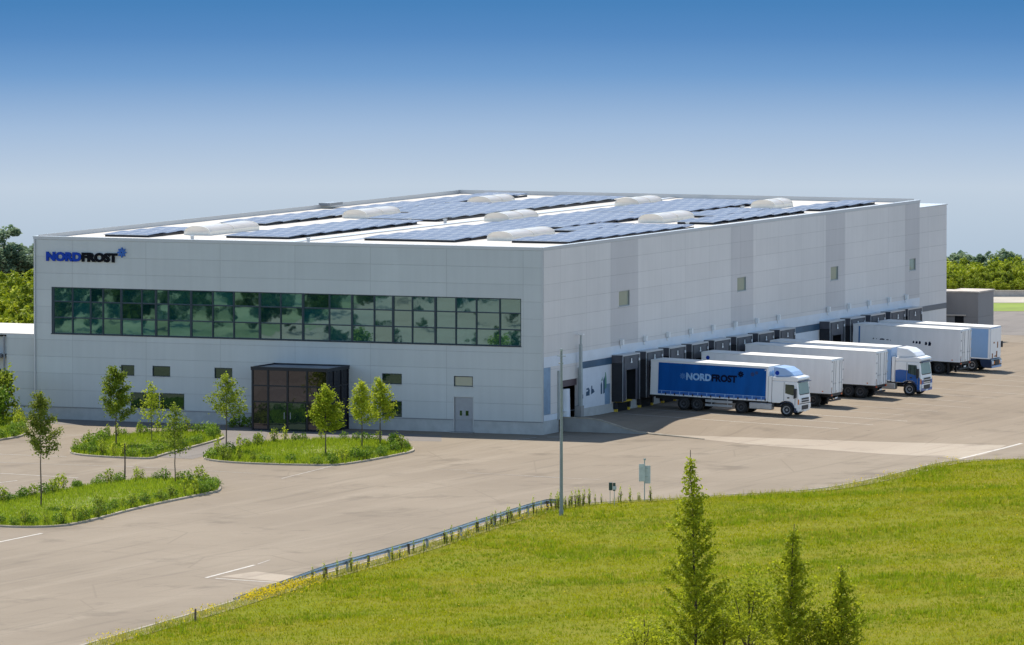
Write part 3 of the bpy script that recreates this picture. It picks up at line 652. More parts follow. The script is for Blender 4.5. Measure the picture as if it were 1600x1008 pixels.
# mural marks
mu = MB()
for poly in ([(7.35, 2.2), (7.75, 2.2), (7.75, 2.5), (7.55, 2.5), (7.55, 3.0), (7.35, 3.0)], [(8.3, 2.35), (9.0, 2.35), (9.05, 2.75), (8.8, 2.95), (8.4, 2.9), (8.42, 2.78), (8.72, 2.8), (8.72, 2.7), (8.35, 2.65)], [(9.3, 2.4), (10.0, 2.55), (9.75, 2.8), (9.55, 2.8), (9.55, 3.05), (9.35, 3.05)],
             [(11.2, 2.3), (11.5, 2.3), (11.5, 3.0), (11.35, 3.25), (11.2, 3.0)], [(11.7, 2.3), (12.0, 2.35), (12.0, 3.4), (11.9, 3.6), (11.7, 3.3)]): mu.prism(poly, .013, .018, 'X')
mu.build_each('mural', 'band_blue', wh)
MB().prism([(12.0, 2.6), (12.35, 2.75), (12.35, 3.35), (12.2, 3.9), (12.1, 3.9), (12.0, 3.4)], .017, .021, 'X').prism([(11.3, 3.3), (11.6, 3.3), (11.55, 3.6)], .013, .018, 'X').build_each('mural', mat('mural_green', (.12, .28, .20), .5), wh)
# personnel door recess at the top of the ramp
rd = empty('ramp_door', (0, 0, 0)); rd.parent = wh
MB().box(-1.3, 3.1, .9, -1.2, 6.75, 3.8).build_each('door_leaf', 'void', rd)
MB().box(-.5, 3.1, 3.3, -.1, 6.75, 3.8).build('door_header', mat('brown_shutter', (.10, .07, .08), .6), rd)
MB().tube([(-.5, 5.1, .97), (-.5, 5.1, 3.1)], [.55, .5], 14).build('strip_curtain', 'clad_pale', rd)
MB().box(-.05, 6.78, .95, .25, 7.1, 4.6).box(-.05, 2.8, .95, .12, 3.08, 4.6).build('door_frame', 'galv', rd)
MB().box(-.02, 6.2, .95, .5, 6.76, 1.75).build('guard_block', 'concrete', rd)
# dock bays
def dock(y, k):
    d = empty('dock_bay', (0, y, 0)); d.parent = wh; z0 = yard_z(0.5, y) - .05
    MB().box(.001, -1.72, z0 + .85, .9, -1.30, 4.5).box(.001, 1.30, z0 + .85, .9, 1.72, 4.5).build_each('side_pad', 'black', d, bevel=.03)
    MB().box(.001, -1.72, 4.51, .86, 1.72, 5.1).build('header', 'shelter', d, bevel=.03)
    MB().box(.861, -1.30, 3.95, .90, 1.30, 4.95).box(.861, -1.28, 1.6, .885, -.95, 3.94).box(.861, .95, 1.6, .885, 1.28, 3.94).build_each('shelter_flap', 'shelter', d)
    MB().box(.901, -1.72, z0 + .85, .93, -1.66, 5.1).box(.901, 1.66, z0 + .85, .93, 1.72, 5.1).box(.87, -1.65, 5.02, .93, 1.65, 5.1).box(.001, -1.74, 5.101, .93, 1.74, 5.13).build('shelter_frame', 'shelter_trim', d)
    MB().box(-.25, -1.35, 1.62, -.18, 1.35, 4.75).build('dock_door', 'void' if k != 0 else 'band_blue', d)
    MB().box(-.15, -1.1, 1.50, .55, 1.1, 1.61).build('leveller', 'yellow' if k == 0 else 'chassis', d)
    MB().box(.025, -1.05, z0 + .05, .16, 1.05, 1.45).build('dock_pit', 'void', d)
    MB().box(.03, -1.45, 1.0, .28, -1.14, 1.5).box(.03, 1.14, 1.0, .28, 1.45, 1.5).build_each('bumper', 'black', d)
    MB().box(.03, -1.30, z0, .30, -1.16, .99).box(.03, 1.16, z0, .30, 1.30, .99).build_each('bollard', 'yellow', d, bevel=.02)
    MB().box(.931, -.07, 4.55, .95, .07, 4.80).box(.931, -.14, 4.45, .95, .14, 4.55).build('bay_marker', 'white', d)
    MB().box(.931, 1.42, 4.55, .99, 1.56, 4.75).build('signal_light', 'lamp_clear', d)
    MB().box(.02, -.13, 5.78, .30, .13, 6.2).box(.02, -.05, 5.5, .10, .05, 5.77).build('wall_lamp', 'white', d, bevel=.02)
for k, y in enumerate(DOCK_Y): dock(y, k)
# entrance porch
PX0, PX1, PD, PH = -21.94, -15.74, 4.0, 4.66
po = empty('entrance_porch', (0, 0, 0)); po.parent = wh
f = MB()
fx = [PX0, PX0 + 1.35, PX0 + 2.95, PX0 + 4.55, PX1]; fz = [0.0, 2.15, 3.35, 4.5]
for i, x in enumerate(fx): f.box(max(PX0, x - .07), -PD, 0, min(PX1, x + .07) if i else x + .14, -PD + .12, 4.5)
for z in fz[:3]: f.box(PX0 + .15, -PD + .01, max(0, z - .05), PX1 - .08, -PD + .11, z + .05)
for y in (-PD + .13, -2.7, -1.35, -.15): f.box(PX1 - .12, y, 0, PX1, y + .12, 4.5); f.box(PX0, y, 0, PX0 + .12, y + .12, 4.5)
for z in fz[:3]: f.box(PX1 - .11, -PD + .26, max(0, z - .05), PX1 - .01, -.04, z + .05)
f.box(PX0 - .04, -PD - .04, 4.501, PX1 + .04, -.002, PH)
f.build('porch_frame', 'porch_metal', po)
pg = MB()
for i in range(4):
    for k in range(3): pg.quad((fx[i], -PD + .06, fz[k]), (fx[i + 1], -PD + .06, fz[k]), (fx[i + 1], -PD + .06, fz[k + 1]), (fx[i], -PD + .06, fz[k + 1]))
for y0, y1 in ((-PD + .06, -2.64), (-2.64, -1.29), (-1.29, -.02)):
    for k in range(3):
        for x in (PX1 - .06, PX0 + .06): pg.quad((x, y0, fz[k]), (x, y1, fz[k]), (x, y1, fz[k + 1]), (x, y0, fz[k + 1]))
pg.build('glazing', 'glass_porch', po)
MB().box(PX0 + .06, -PD + .06, PH, PX1 - .06, -.06, PH + .012).build('porch_roof', 'porch_roof', po)
MB().box(PX0 - .05, -PD - .05, PH, PX1 + .05, -PD + .055, PH + .10).box(PX0 - .05, -.055, PH, PX1 + .05, -.003, PH + .12).box(PX0 - .05, -PD + .056, PH, PX0 + .055, -.056, PH + .10).box(PX1 - .055, -PD + .056, PH, PX1 + .05, -.056, PH + .10).build('roof_edge', 'porch_metal', po)
MB().box(PX0 + 1.5, -PD - .03, .05, PX0 + 2.88, -PD - .005, 2.1).box(PX0 + 3.05, -PD - .03, .05, PX0 + 4.45, -PD - .005, 2.1).build_each('door_leaf', 'glass_dark', po)
MB().box(PX0 + 2.70, -PD - .08, .9, PX0 + 2.74, -PD - .031, 1.4).box(PX0 + 3.2, -PD - .08, .9, PX0 + 3.24, -PD - .031, 1.4).build_each('door_handle', 'rim', po)
# skylights
def skylight(x, y, wd, ln):
    s = empty('skylight', (x, y, H - .17)); s.parent = wh; rz = .42; z0 = .28; n = 12
    MB().box(-wd / 2, 0, 0, wd / 2, ln, z0).build('upstand', 'skyframe', s)
    arc = [(wd / 2 * .94 * math.cos(math.pi * k / n), z0 + .004 + rz * math.sin(math.pi * k / n)) for k in range(n + 1)]
    b = MB().prism(arc, .06, ln - .06); b.build('dome', 'skylight', s)
    r = MB()
    for yy in (0, ln / 2 - .03, ln - .07):
        o2 = [(p[0] * 1.03, p[1] + .02) for p in arc]; r.prism(o2 + [(p[0] * .97, p[1] - .03) for p in arc[::-1]], yy - .02, yy + .07)
    r.build_each('glazing_bar', 'skyframe', s)
for x, y, ln in ((-33.0, 9.9, 9.0), (-32.5, 38.3, 6.6), (-32.2, 62.8, 5.0), (-20.1, 38.2, 6.0), (-8.4, 11.6, 8.2), (-20.0, 65.3, 5.2), (-8.0, 41.0, 6.5), (-8.4, 66.5, 4.0)): skylight(x, y, 2.2, ln)
# low wing on the left with its flat roof
lb = empty('annex_building', (-44, 1, 0)); tag(lb, 'low flat-roofed grey panel annex at the left end of the warehouse', 'building')
lb.location = (0, 0, 0)
MB().box(-44.6, .4, 0, -W - .06, 11, 6.3).build('wall', 'clad_front', lb)
MB().box(-60, 1.4, 0, -44.62, 11, 6.1).build('wall', 'clad_front', lb)
MB().box(-60, .45, 6.3, -W - .06, 11.5, 6.42).build('roof', 'roof', lb)
MB().tube([(-44.75, .3, 0), (-44.75, .3, 6.2)], .09, 8).build('downpipe', 'trim_dark', lb)
MB().box(-60, -.1, 4.55, -44.9, 1.39, 4.8).build('canopy', 'trim_dark', lb)
MB().box(-52, 1.3, 0, -45.6, 1.39, 3.6).build('roller_door', 'void', lb)
MB().box(-44.6, .37, .85, -W - .07, .399, .95).build_each('drip_sill', 'trim_dark', lb)
# dark concrete annex at the far right corner
an = empty('annex_building', (0, 0, 0)); tag(an, 'dark grey concrete annex block at the far right end of the docks', 'building')
MB().box(-9.0, 92.5, 0, -3.3, 100, 5.2).build('wall', 'conc_dark', an)
MB().box(-3.29, 96.3, 0, -.3, 100.2, 5.3).build('wall', 'conc_dark', an)
MB().box(-24, 87.95, 0, -3.4, 92.4, 5.1).build('wall', 'conc_dark', an)
MB().box(-24, 87.93, 5.101, -3.35, 92.45, 5.2).box(-9.1, 92.46, 5.201, -3.25, 100.1, 5.32).box(-3.24, 96.2, 5.301, -.2, 100.3, 5.42).build('roof', 'stone', an)
MB().box(-2.4, 96.27, .3, -1.6, 96.299, 3.3).build('door', 'void', an)
MB().box(-3.2, 96.1, 3.31, -1.4, 96.299, 3.42).build('canopy', 'stone', an)
MB().box(-1.2, 96.27, .9, -.6, 96.299, 1.9).build('window', 'band_slate', an)

# building sign
def snow(mb, cx, cz, r, y0, y1, wd=.09, n=8):
    for k in range(n):
        a = 2 * math.pi * k / n; c, s = math.cos(a), math.sin(a)
        q = [(cx + c * r * .12 - s * wd, cz + s * r * .12 + c * wd), (cx + c * r * .12 + s * wd, cz + s * r * .12 - c * wd), (cx + c * r * .72 + s * wd * 1.5, cz + s * r * .72 - c * wd * 1.5), (cx + c * r, cz + s * r), (cx + c * r * .72 - s * wd * 1.5, cz + s * r * .72 + c * wd * 1.5)]
        mb.prism(q, y0 + .004 * (k % 4), y1 - .004 * (k % 4))
def lettering(root, x0, x1, zb, h, rot, depth, mb_, mk_, snow_m, y, sr):
    """two-tone word scaled to the measured width, on a root whose local x runs along the wall"""
    a, l0, r0 = text_mesh('blue_lettering', 'NORD', 1, mb_, root, depth, .062); b, l1, r1 = text_mesh('black_lettering', 'FROST', 1, mk_, root, depth, .062)
    cap = max(v.co.z if False else v.co.y for v in a.data.vertices); lo = min(v.co.y for v in a.data.vertices)
    sz = h / (cap - lo); sx = (x1 - x0) / ((r0 - l0) + (r1 - l1) + .03)
    for ob, px, l in ((a, x0, l0), (b, x0 + (r0 - l0 + .03) * sx, l1)):
        ob.rotation_euler = (R(90), 0, 0); ob.scale = (sx, sz, 1); ob.location = (px - l * sx, y, zb - lo * sz)
    s = MB(); snow(s, x1 + sr * .95, zb + h * 1.08, sr, y - depth, y + depth, sr * .13); s.build('snowflake_emblem', snow_m, root)
sg = empty('building_sign', (-41.0, 0, 12.0)); tag(sg, 'raised blue and black company lettering with a blue snowflake high on the facade', 'sign')
lettering(sg, 0.05, 6.05, 0.04, 0.72, 0, .06, 'letter_blue', 'letter_black', 'snow_blue', -.07, .40)

# wall-side post by the ramp door
wp = empty('wall_lamp_post', (.35, 6.45, .95)); tag(wp, 'slim grey steel lamp post against the dock wall beside the ramp door', 'lamp post')
MB().box(-.1, -.12, 0, .1, .12, 5.4).build('post', 'galv', wp)
MB().box(-.06, .0, 5.41, .06, .10, 6.1).build('mast', 'galv', wp)
MB().box(-.2, -.14, 6.1, .25, .2, 6.2).build('lamp_head', 'white', wp, bevel=.02)

# ---------------------------------------------------------------- solar arrays
arrays = [(-38.8, 5.4, -35.0, 15.5, 'front left corner of the roof, beside the first skylight'), (-38.2, 25, -34.2, 60.5, 'strip along the left parapet of the roof'), (-38.0, 62.5, -34.3, 78, 'rear left corner of the roof by the parapet'),
          (-29.4, 7.2, -24.0, 32.6, 'front field just left of the roof walkway'), (-30.4, 36.0, -24.4, 76, 'long rear field left of the roof walkway'), (-34.0, 46.3, -30.5, 61.5, 'short field between the two rear left skylights'),
          (-18.2, 8.0, -10.6, 27.2, 'front field just right of the roof walkway'), (-18.0, 29.2, -10.5, 36.8, 'narrow field in front of the middle skylight'), (-18.2, 37.2, -10.6, 50.4, 'middle field right of the walkway'),
          (-18.6, 52.9, -10.8, 74.5, 'rear field right of the walkway'), (-6.6, 9.3, -1.7, 34.5, 'front field along the dock-side roof edge'), (-9.6, 24.7, -6.75, 34.5, 'small field behind the front right skylight'),
          (-5.6, 40.3, -2.4, 61.3, 'middle field along the dock-side roof edge'), (-9.4, 50.2, -5.75, 61.3, 'small field behind the middle right skylight'), (-5.2, 63.8, -2.3, 77.5, 'rear field along the dock-side roof edge')]
for x0, y0, x1, y1, lab in arrays:
    ar = empty('solar_array', (x0, y0, H - .17)); tag(ar, 'blue solar panels: ' + lab, 'solar panels', 'solar arrays on the roof')
    b = MB(); wd, ln = x1 - x0, y1 - y0; yy = 0.0
    while yy < ln - .5:                              # rows tilted a little, gap between rows
        d = min(1.65 * 2, ln - yy)
        b.add([(0, yy, .20), (wd, yy, .20), (wd, yy + d, .31), (0, yy + d, .31), (0, yy, .16), (wd, yy, .16), (wd, yy + d, .27), (0, yy + d, .27)],
              [(0, 1, 2, 3), (4, 7, 6, 5), (0, 4, 5, 1), (1, 5, 6, 2), (2, 6, 7, 3), (3, 7, 4, 0)]); yy += 3.34
    b.build('panel_rows', 'solar', ar)
    fr = MB(); yy = 0.0
    while yy < ln - .5: fr.box(.1, yy + .1, 0.001, wd - .1, yy + .2, .158); yy += 3.34
    for k in range(int(wd / 1.2) + 1): fr.box(.1 + k * 1.2, .2, 0.001, .16 + k * 1.2, ln - .2, .15)
    fr.build('mounting_frame', 'black', ar)

# ---------------------------------------------------------------- lorries
def wheel(root, x, y, z=.5, r=.5, dual=False, side=-1):
    w_ = empty('wheel', (x, y, z)); w_.parent = root; wd = .30 if not dual else .58
    n = 20; b = MB()
    prof = [(r * .62, 0), (r * .94, 0), (r, .05), (r, wd - .05), (r * .94, wd), (r * .62, wd)]
    for k in range(n):
        a = 2 * math.pi * k / n
        for pr, py in prof: b.v.append((pr * math.cos(a), py * (1 if side < 0 else -1), pr * math.sin(a)))
    m_ = len(prof)
    for k in range(n):
        for j in range(m_ - 1): b.f.append((k * m_ + j, k * m_ + j + 1, ((k + 1) % n) * m_ + j + 1, ((k + 1) % n) * m_ + j))
    b.build('tyre', 'tyre', w_, smooth=True)
    s = 1 if side < 0 else -1; rb = MB(); k_ = 18; rv = [(r * .63, .04), (r * .60, .0), (r * .50, .01), (r * .42, .10)]
    for q in range(k_):
        a = 2 * math.pi * q / k_
        for pr, py in rv: rb.v.append((pr * math.cos(a), py * s, pr * math.sin(a)))
    for q in range(k_):
        for j in range(3): rb.f.append((q * 4 + j, q * 4 + j + 1, ((q + 1) % k_) * 4 + j + 1, ((q + 1) % k_) * 4 + j))
    rb.build('rim', 'rim_dark' if dual else 'rim', w_)
    MB().tube([(0, .11 * s, 0), (0, .20 * s, 0)], [r * .45, r * .45], 18).build('disc', 'chassis', w_)
    MB().tube([(0, .02 * s, 0), (0, .11 * s, 0)], [r * .16, r * .24], 10).build('hub', 'rim_dark' if dual else 'rim', w_)
HW = 1.24
def trailer_body(root, ln, side, top='trail_roof', z0=1.05, z1=3.65, front='body_white', curtain=False):
    bd = MB().box(0, -HW, z0, ln, HW, z1).build('trailer_body', side, root, bevel=.03)
    MB().box(-.01, -HW - .01, z1 + .001, ln + .01, HW + .01, z1 + .06).build('trailer_roof', top, root, bevel=.02)
    MB().box(.0, -HW - .015, z1 - .09, ln, -HW - .001, z1 - .001).box(.0, HW + .001, z1 - .09, ln, HW + .015, z1 - .001).box(0, -HW - .015, z0, ln, -HW - .001, z0 + .09).build('side_rail', 'body_white' if not curtain else 'white', root)
    MB().box(.2, -.55, .72, ln - .1, -.40, z0 - .001).box(.2, .40, .72, ln - .1, .55, z0 - .001).box(.3, -1.1, .95, ln - .1, 1.1, z0 - .002).build('chassis', 'chassis', root)
    return bd
def rear_doors(root, ln, z0=1.05, z1=3.65, rusty=False):
    d = empty('rear_door', (ln, 0, 0)); d.parent = root
    MB().box(.001, -HW + .04, z0 + .04, .05, -.01, z1 - .04).box(.001, .01, z0 + .04, .05, HW - .04, z1 - .04).build_each('door_leaf', 'body_white', d, bevel=.01)
    b = MB()
    for y in (-.85, -.42, .42, .85): b.tube([(.08, y, z0 + .02), (.08, y, z1 - .06)], .022, 6); b.box(.051, y - .07, z0 + .75, .11, y + .07, z0 + .83)
    for y in (-HW + .06, HW - .06):
        for z in (z0 + .2, z0 + .9, z0 + 1.7, z0 + 2.4): b.box(.051, y - .05, z, .09, y + .05, z + .12)
    b.build('lock_rod', 'shelter_trim', d)
    MB().box(.052, -HW + .05, z0 + .05, .056, -HW + .16, z0 + .5).box(.052, HW - .3, z0 + .04, .056, HW - .22, z0 + .32).box(.052, -.1, z0 + .05, .056, -.05, z0 + .22).build_each('rust_stain', 'rust', d)
    u = MB().box(ln - .12, -1.15, .45, ln - .02, 1.15, .58).box(ln - .4, -.5, .58, ln - .1, -.4, 1.0).box(ln - .4, .4, .58, ln - .1, .5, 1.0).box(ln - .06, -HW, .86, ln + .02, HW, 1.04)
    u.build('underrun_bar', 'chassis', root)
    for y in (-1.05, 1.05):
        MB().box(ln + .021, y - .14, .88, ln + .05, y + .02, 1.0).build('tail_light', 'lamp_red', root)
        MB().box(ln + .021, y + .03, .88, ln + .05, y + .14, 1.0).build('tail_light', 'lamp_orange', root)
    MB().box(ln + .001, -.26, .62, ln + .02, .26, .73).build('number_plate', 'white', root)
def side_lamps(root, ln, z0=1.05, n=5):
    b = MB()
    for k in range(n): x = .9 + (ln - 1.6) * k / (n - 1); b.box(x, -HW - .03, z0 + .12, x + .10, -HW - .016, z0 + .2)
    b.build_each('marker_light', 'lamp_orange', root)
def lorry_root(name, x, y, label, cat):
    r = empty(name, (x, y, yard_z(x + 5, y) + .15)); r.rotation_euler = (0, math.atan(.03), 0); tag(r, label, cat)
    r.location.z = .80 - .03 * x + .004 * (y - 18) + .008
    return r
def cab(root, x, lower=None, defl='cab_white', dots=True):
    """cab-over tractor cab, front facing +x, rear wall at x"""
    c = empty('cab', (x, 0, 0)); c.parent = root
    arch = [(1.25 + .60 * math.cos(a), .50 + .60 * math.sin(a)) for a in [R(k) for k in (0, 22, 45, 67, 90, 112, 135, 158, 180)]]
    mid = [(0, 1.0), (.65, 1.0)] + [p for p in arch[::-1] if p[1] > .98] + [(1.85, .62), (1.85, .36), (2.22, .36), (2.27, .55), (2.27, 1.25), (2.20, 1.65), (2.02, 2.72), (1.95, 2.80), (0, 2.80)]
    mid = [(0, .98), (.66, .98), (.83, 1.08), (1.02, 1.15), (1.25, 1.17), (1.48, 1.14), (1.68, 1.04), (1.83, .84), (1.87, .62), (1.87, .36), (2.20, .36), (2.26, .50), (2.26, 1.25), (2.20, 1.65), (2.04, 2.66), (0, 2.66)]
    MB().prism(mid, -1.22, 1.22).build('cab_shell', 'cab_white', c, bevel=.07)
    MB().prism([(0, 2.661), (2.03, 2.661), (2.16, 2.80), (2.12, 2.98), (1.7, 3.06), (.8, 2.98), (0, 2.95)], -1.21, 1.21).build('cab_roof', 'cab_white', c, bevel=.06)
    if lower:
        lo = [(.05, 1.02), (.66, 1.02), (.83, 1.12), (1.02, 1.19), (1.25, 1.21), (1.48, 1.18), (1.70, 1.07), (1.86, .86), (1.91, .62), (1.91, .40), (2.12, .40), (2.12, 1.35), (1.95, 1.72), (1.55, 1.80), (1.2, 1.98), (.4, 2.02), (.05, 1.95)]
        MB().prism(lo, -1.228, -1.221).prism(lo, 1.221, 1.228).box(2.262, -1.2, .40, 2.274, 1.2, .52).box(2.262, -1.21, .53, 2.274, -.76, 1.25).box(2.262, .76, .53, 2.274, 1.21, 1.25).build_each('blue_panel', lower, c)
    # side windows and screen
    for s in (-1, 1):
        y0, y1 = (s * 1.232, s * 1.236) if lower else (s * 1.222, s * 1.230)
        MB().prism([(1.10, 1.76), (1.72, 1.62), (1.92, 1.75), (1.80, 2.42), (1.10, 2.44)], min(y0, y1), max(y0, y1)).build('side_window', 'cabglass', c)
        MB().prism([(1.86, 1.40), (1.91, 1.40), (1.91, 1.85), (1.86, 1.85)], s * 1.25 if s > 0 else -1.45, 1.45 if s > 0 else -1.25).box(1.88, s * 1.36 - .14, 1.45, 2.04, s * 1.36 + .14, 2.15).build('mirror', 'chassis', c, bevel=.03)
        MB().box(1.28, min(s * 1.223, s * 1.24), 1.38, 1.45, max(s * 1.223, s * 1.24), 1.48).build_each('door_handle', 'chassis', c)
        MB().prism([(1.83, .37), (2.05, .37), (2.05, .66), (1.9, .70), (1.86, .60)], min(s * 1.0, s * 1.222), max(s * 1.0, s * 1.222)).build('step', 'cab_navy', c)
        MB().box(2.225, s * .97 - .24, .62, 2.285, s * .97 + .24, .94).build('headlight', 'lamp_clear', c, bevel=.03)
        MB().box(2.15, min(s * 1.205, s * 1.23), .95, 2.25, max(s * 1.205, s * 1.23), 1.35).build('indicator', 'lamp_orange', c)
    def scr(z): return 2.20 - (z - 1.65) * (.16 / 1.01)
    MB().add([(scr(1.72) + .012, -1.08, 1.72), (scr(1.72) + .012, 1.08, 1.72), (scr(2.58) + .012, 1.0, 2.58), (scr(2.58) + .012, -1.0, 2.58), (scr(1.72) - .05, -1.08, 1.72), (scr(1.72) - .05, 1.08, 1.72), (scr(2.58) - .05, 1.0, 2.58), (scr(2.58) - .05, -1.0, 2.58)],
             [(0, 1, 2, 3), (4, 7, 6, 5), (0, 4, 5, 1), (1, 5, 6, 2), (2, 6, 7, 3), (3, 7, 4, 0)]).build('windscreen', 'windscreen', c)
    MB().box(2.0, -1.16, 2.62, 2.30, 1.16, 2.68).build('sun_visor', 'cab_navy', c, bevel=.02)
    MB().box(2.275, -.74, 1.10, 2.292, .74, 1.23).box(2.275, -.72, 1.29, 2.292, .72, 1.42).box(2.262, -.66, .54, 2.29, .66, .86).build_each('grille', 'chassis', c)
    MB().box(2.262, -1.18, .97, 2.272, 1.18, 1.03).build('bumper_gap', 'chassis', c)
    MB().box(2.19, -.95, 1.66, 2.225, .95, 1.72).build('wiper', 'chassis', c)
    for s in (-1, 1):
        MB().box(.98, min(s * 1.2215, s * 1.229), 1.18, 1.02, max(s * 1.2215, s * 1.229), 2.60).box(1.90, min(s * 1.2215, s * 1.229), .90, 1.94, max(s * 1.2215, s * 1.229), 1.60).build_each('door_seam', 'trim_dark', c)
        MB().box(-.30, s * 1.05 - .12, 1.0, -.03, s * 1.05 + .12, 3.0).build('side_fairing', 'cab_white', c, bevel=.04)
        MB().box(1.86, min(s * 1.05, s * 1.24), .36, 2.15, max(s * 1.05, s * 1.24), .50).build('lower_skirt', 'cab_navy', c, bevel=.02)
    MB().tube([(-.45, .85, 1.0), (-.45, .85, 2.9), (-.40, .85, 3.15)], .09, 8).build('air_intake', 'chassis', c)
    MB().box(2.2645, -.26, .38, 2.285, .26, .49).build('number_plate', 'white', c)
    MB().box(2.27, -.07, 1.46, 2.285, .07, 1.58).build('badge', 'shelter_trim', c) if False else None
    # roof deflector
    dp = [(.05, 2.96), (.9, 2.99), (1.75, 3.07), (1.45, 3.38), (.95, 3.66), (.05, 3.74)]
    MB().prism(dp, -1.05, 1.05).build('roof_deflector', defl, c, bevel=.10)
    if dots:
        for s in (-1, 1): MB().tube([(.35, s * 1.052, 3.25), (.35, s * 1.062, 3.25)], .17, 16).build('round_badge', 'letter_blue', c)
    MB().box(-.25, -.95, .95, -.02, .95, 2.2).build('rear_bulkhead', 'chassis', c)
    wheel(root, x + 1.25, -1.23, dual=False); wheel(root, x + 1.25, 1.23, side=1)
    MB().prism([(.62, .9)] + [(1.25 + .66 * math.cos(R(a)), .50 + .66 * math.sin(R(a))) for a in (150, 125, 100, 80, 55, 30)] + [(1.86, .7), (1.80, .7)] + [(1.25 + .59 * math.cos(R(a)), .50 + .59 * math.sin(R(a))) for a in (30, 55, 80, 100, 125, 150)], -1.235, -1.0).build('wheel_arch', 'cab_navy', c)
    return c
# 1: blue curtain-side articulated lorry
t1 = lorry_root('articulated_lorry', 1.0, 19.8, 'blue curtain-sided articulated lorry with a white cab backed onto the dock', 'lorry')
LN = 9.6
trailer_body(t1, LN, 'body_white', curtain=True)
cu = empty('side_curtain', (0, 0, 0)); cu.parent = t1
# gently rippled curtain sheet
V = MB(); nx, nz = 60, 4
for i in range(nx + 1):
    x = .66 + (LN - .80) * i / nx
    for k in range(nz + 1):
        z = 1.42 + (3.54 - 1.42) * k / nz; V.v.append((x, -HW - .022 - .010 * math.sin(i * 1.1) * (1 - .6 * k / nz), z))
for i in range(nx):
    for k in range(nz): a = i * (nz + 1) + k; V.f.append((a, a + nz + 1, a + nz + 2, a + 1))
V.build('curtain_sheet', 'curtain', cu, smooth=True)
MB().box(.66, -HW - .03, 1.16, LN - .14, -HW - .017, 1.41).build('curtain_hem', 'curtain_low', cu)
MB().box(.66, -HW - .04, 1.395, LN - .14, -HW - .031, 1.425).build('seam', 'print_blue', cu)
b = MB()
for k in range(12): x = .95 + k * .74; b.box(x, -HW - .045, 1.08, x + .05, -HW - .031, 1.40)
b.build_each('strap', 'print_blue', cu)
b = MB()
for k in range(12): x = 1.3 + k * .74; b.box(x - .05, -HW - .047, 1.10, x + .05, -HW - .032, 1.27)
b.build_each('buckle', 'chassis', cu)
sgn = empty('curtain_print', (2.95, -HW - .036, 2.46)); sgn.parent = cu
a_, l0, r0 = text_mesh('pale_lettering', 'NORD', 1, 'print_blue', cu, .002, .05); b_, l1, r1 = text_mesh('dark_lettering', 'FROST', 1, 'print_dark', cu, .002, .05)
COL.objects.unlink(sgn); bpy.data.objects.remove(sgn)
cap = max(v.co.y for v in a_.data.vertices)
sx = 4.15 / ((r0 - l0) + (r1 - l1) + .04)
for ob, px, l in ((a_, 2.95, l0), (b_, 2.95 + (r0 - l0 + .04) * sx, l1)):
    ob.rotation_euler = (R(90), 0, 0); ob.scale = (sx, .52 / cap, 1); ob.location = (px - l * sx, -HW - .042, 2.36)
b = MB(); snow(b, 7.40, 3.00, .27, -HW - .044, -HW - .034, .04); b.build('snowflake_emblem', 'print_dark', cu)
b = MB(); snow(b, 8.35, 3.05, .18, -HW - .044, -HW - .034, .03); snow(b, 8.68, 3.18, .14, -HW - .044, -HW - .034, .025); b.build('snowflake_emblem', mat('mid_blue_print', (.008, .035, .14), .5), cu)
b = MB(); snow(b, 2.66, 2.6, .26, -HW - .044, -HW - .034, .035); b.build('snowflake_emblem', mat('soft_blue_print', (.05, .17, .42), .5), cu)
MB().box(LN - .25, -HW - .05, 3.38, LN - .17, -HW - .02, 3.47).build_each('marker_light', 'lamp_clear', t1)
for x in (2.78, 3.85): wheel(t1, x, -HW + .0, dual=True); wheel(t1, x, HW, side=1, dual=True)
MB().box(4.55, -HW, .42, 6.75, -HW + .06, .60).box(4.55, -HW, .72, 6.75, -HW + .06, .92).box(5.0, -HW + .061, .4, 5.08, -HW + .12, 1.0).box(6.3, -HW + .061, .4, 6.38, -HW + .12, 1.0).build('side_guard', 'tank', t1, bevel=.015)
wheel(t1, 7.45, -1.22, dual=True); wheel(t1, 7.45, 1.22, side=1, dual=True)
MB().box(8.1, -1.2, .42, 9.95, -.6, .92).build('fuel_tank', 'tank', t1, bevel=.06)
MB().box(6.9, -.45, .60, 12.0, .45, .90).build('tractor_chassis', 'chassis', t1)
MB().tube([(LN + .02, -.75, 3.15), (LN + .05, -.75, 3.15)], .17, 14).box(LN + .012, -.45, 2.85, LN + .03, .4, 3.35).build('front_logo', 'sky_blue', t1)
cab(t1, 9.92, None, 'deflector')
# 2,3: white trailers with closed doors outward
def parked_trailer(x, y, ln, label, side, wx):
    t = lorry_root('semi_trailer', x, y, label, 'trailer'); trailer_body(t, ln, side); rear_doors(t, ln); side_lamps(t, ln)
    for q in wx: wheel(t, q, -HW + .02, dual=True); wheel(t, q, HW - .02, side=1, dual=True)
    MB().box(3.2, -HW + .1, .45, 6.8, -HW + .16, .62).box(3.2, -HW + .1, .74, 6.8, -HW + .16, .9).build('side_guard', 'chassis', t)
    MB().box(ln - 1.15, -.95, .08, ln - 1.0, -.8, .95).box(ln - 1.15, .8, .08, ln - 1.0, .95, .95).box(ln - 1.25, -1.0, 0, ln - .9, -.75, .08).build_each('mud_flap', 'chassis', t)
    return t
t2 = parked_trailer(1.4, 29.2, 10.75, 'plain white box trailer parked just behind the blue curtain-sided lorry', 'body_grey', (7.3, 8.4, 9.3))
MB().tube([(.55, -HW - .012, 3.28), (.55, -HW - .002, 3.28)], .16, 14).build('round_badge', 'letter_blue', t2)
t3 = parked_trailer(1.35, 38.6, 10.95, 'plain white box trailer parked against the lorry with blue and white cab', 'body_grey', (7.6, 8.7, 9.7))
t5 = parked_trailer(.85, 63.9, 9.3, 'white box trailer with small dark lettering, behind the blue and white cab', 'body_grey', (6.4, 7.5))
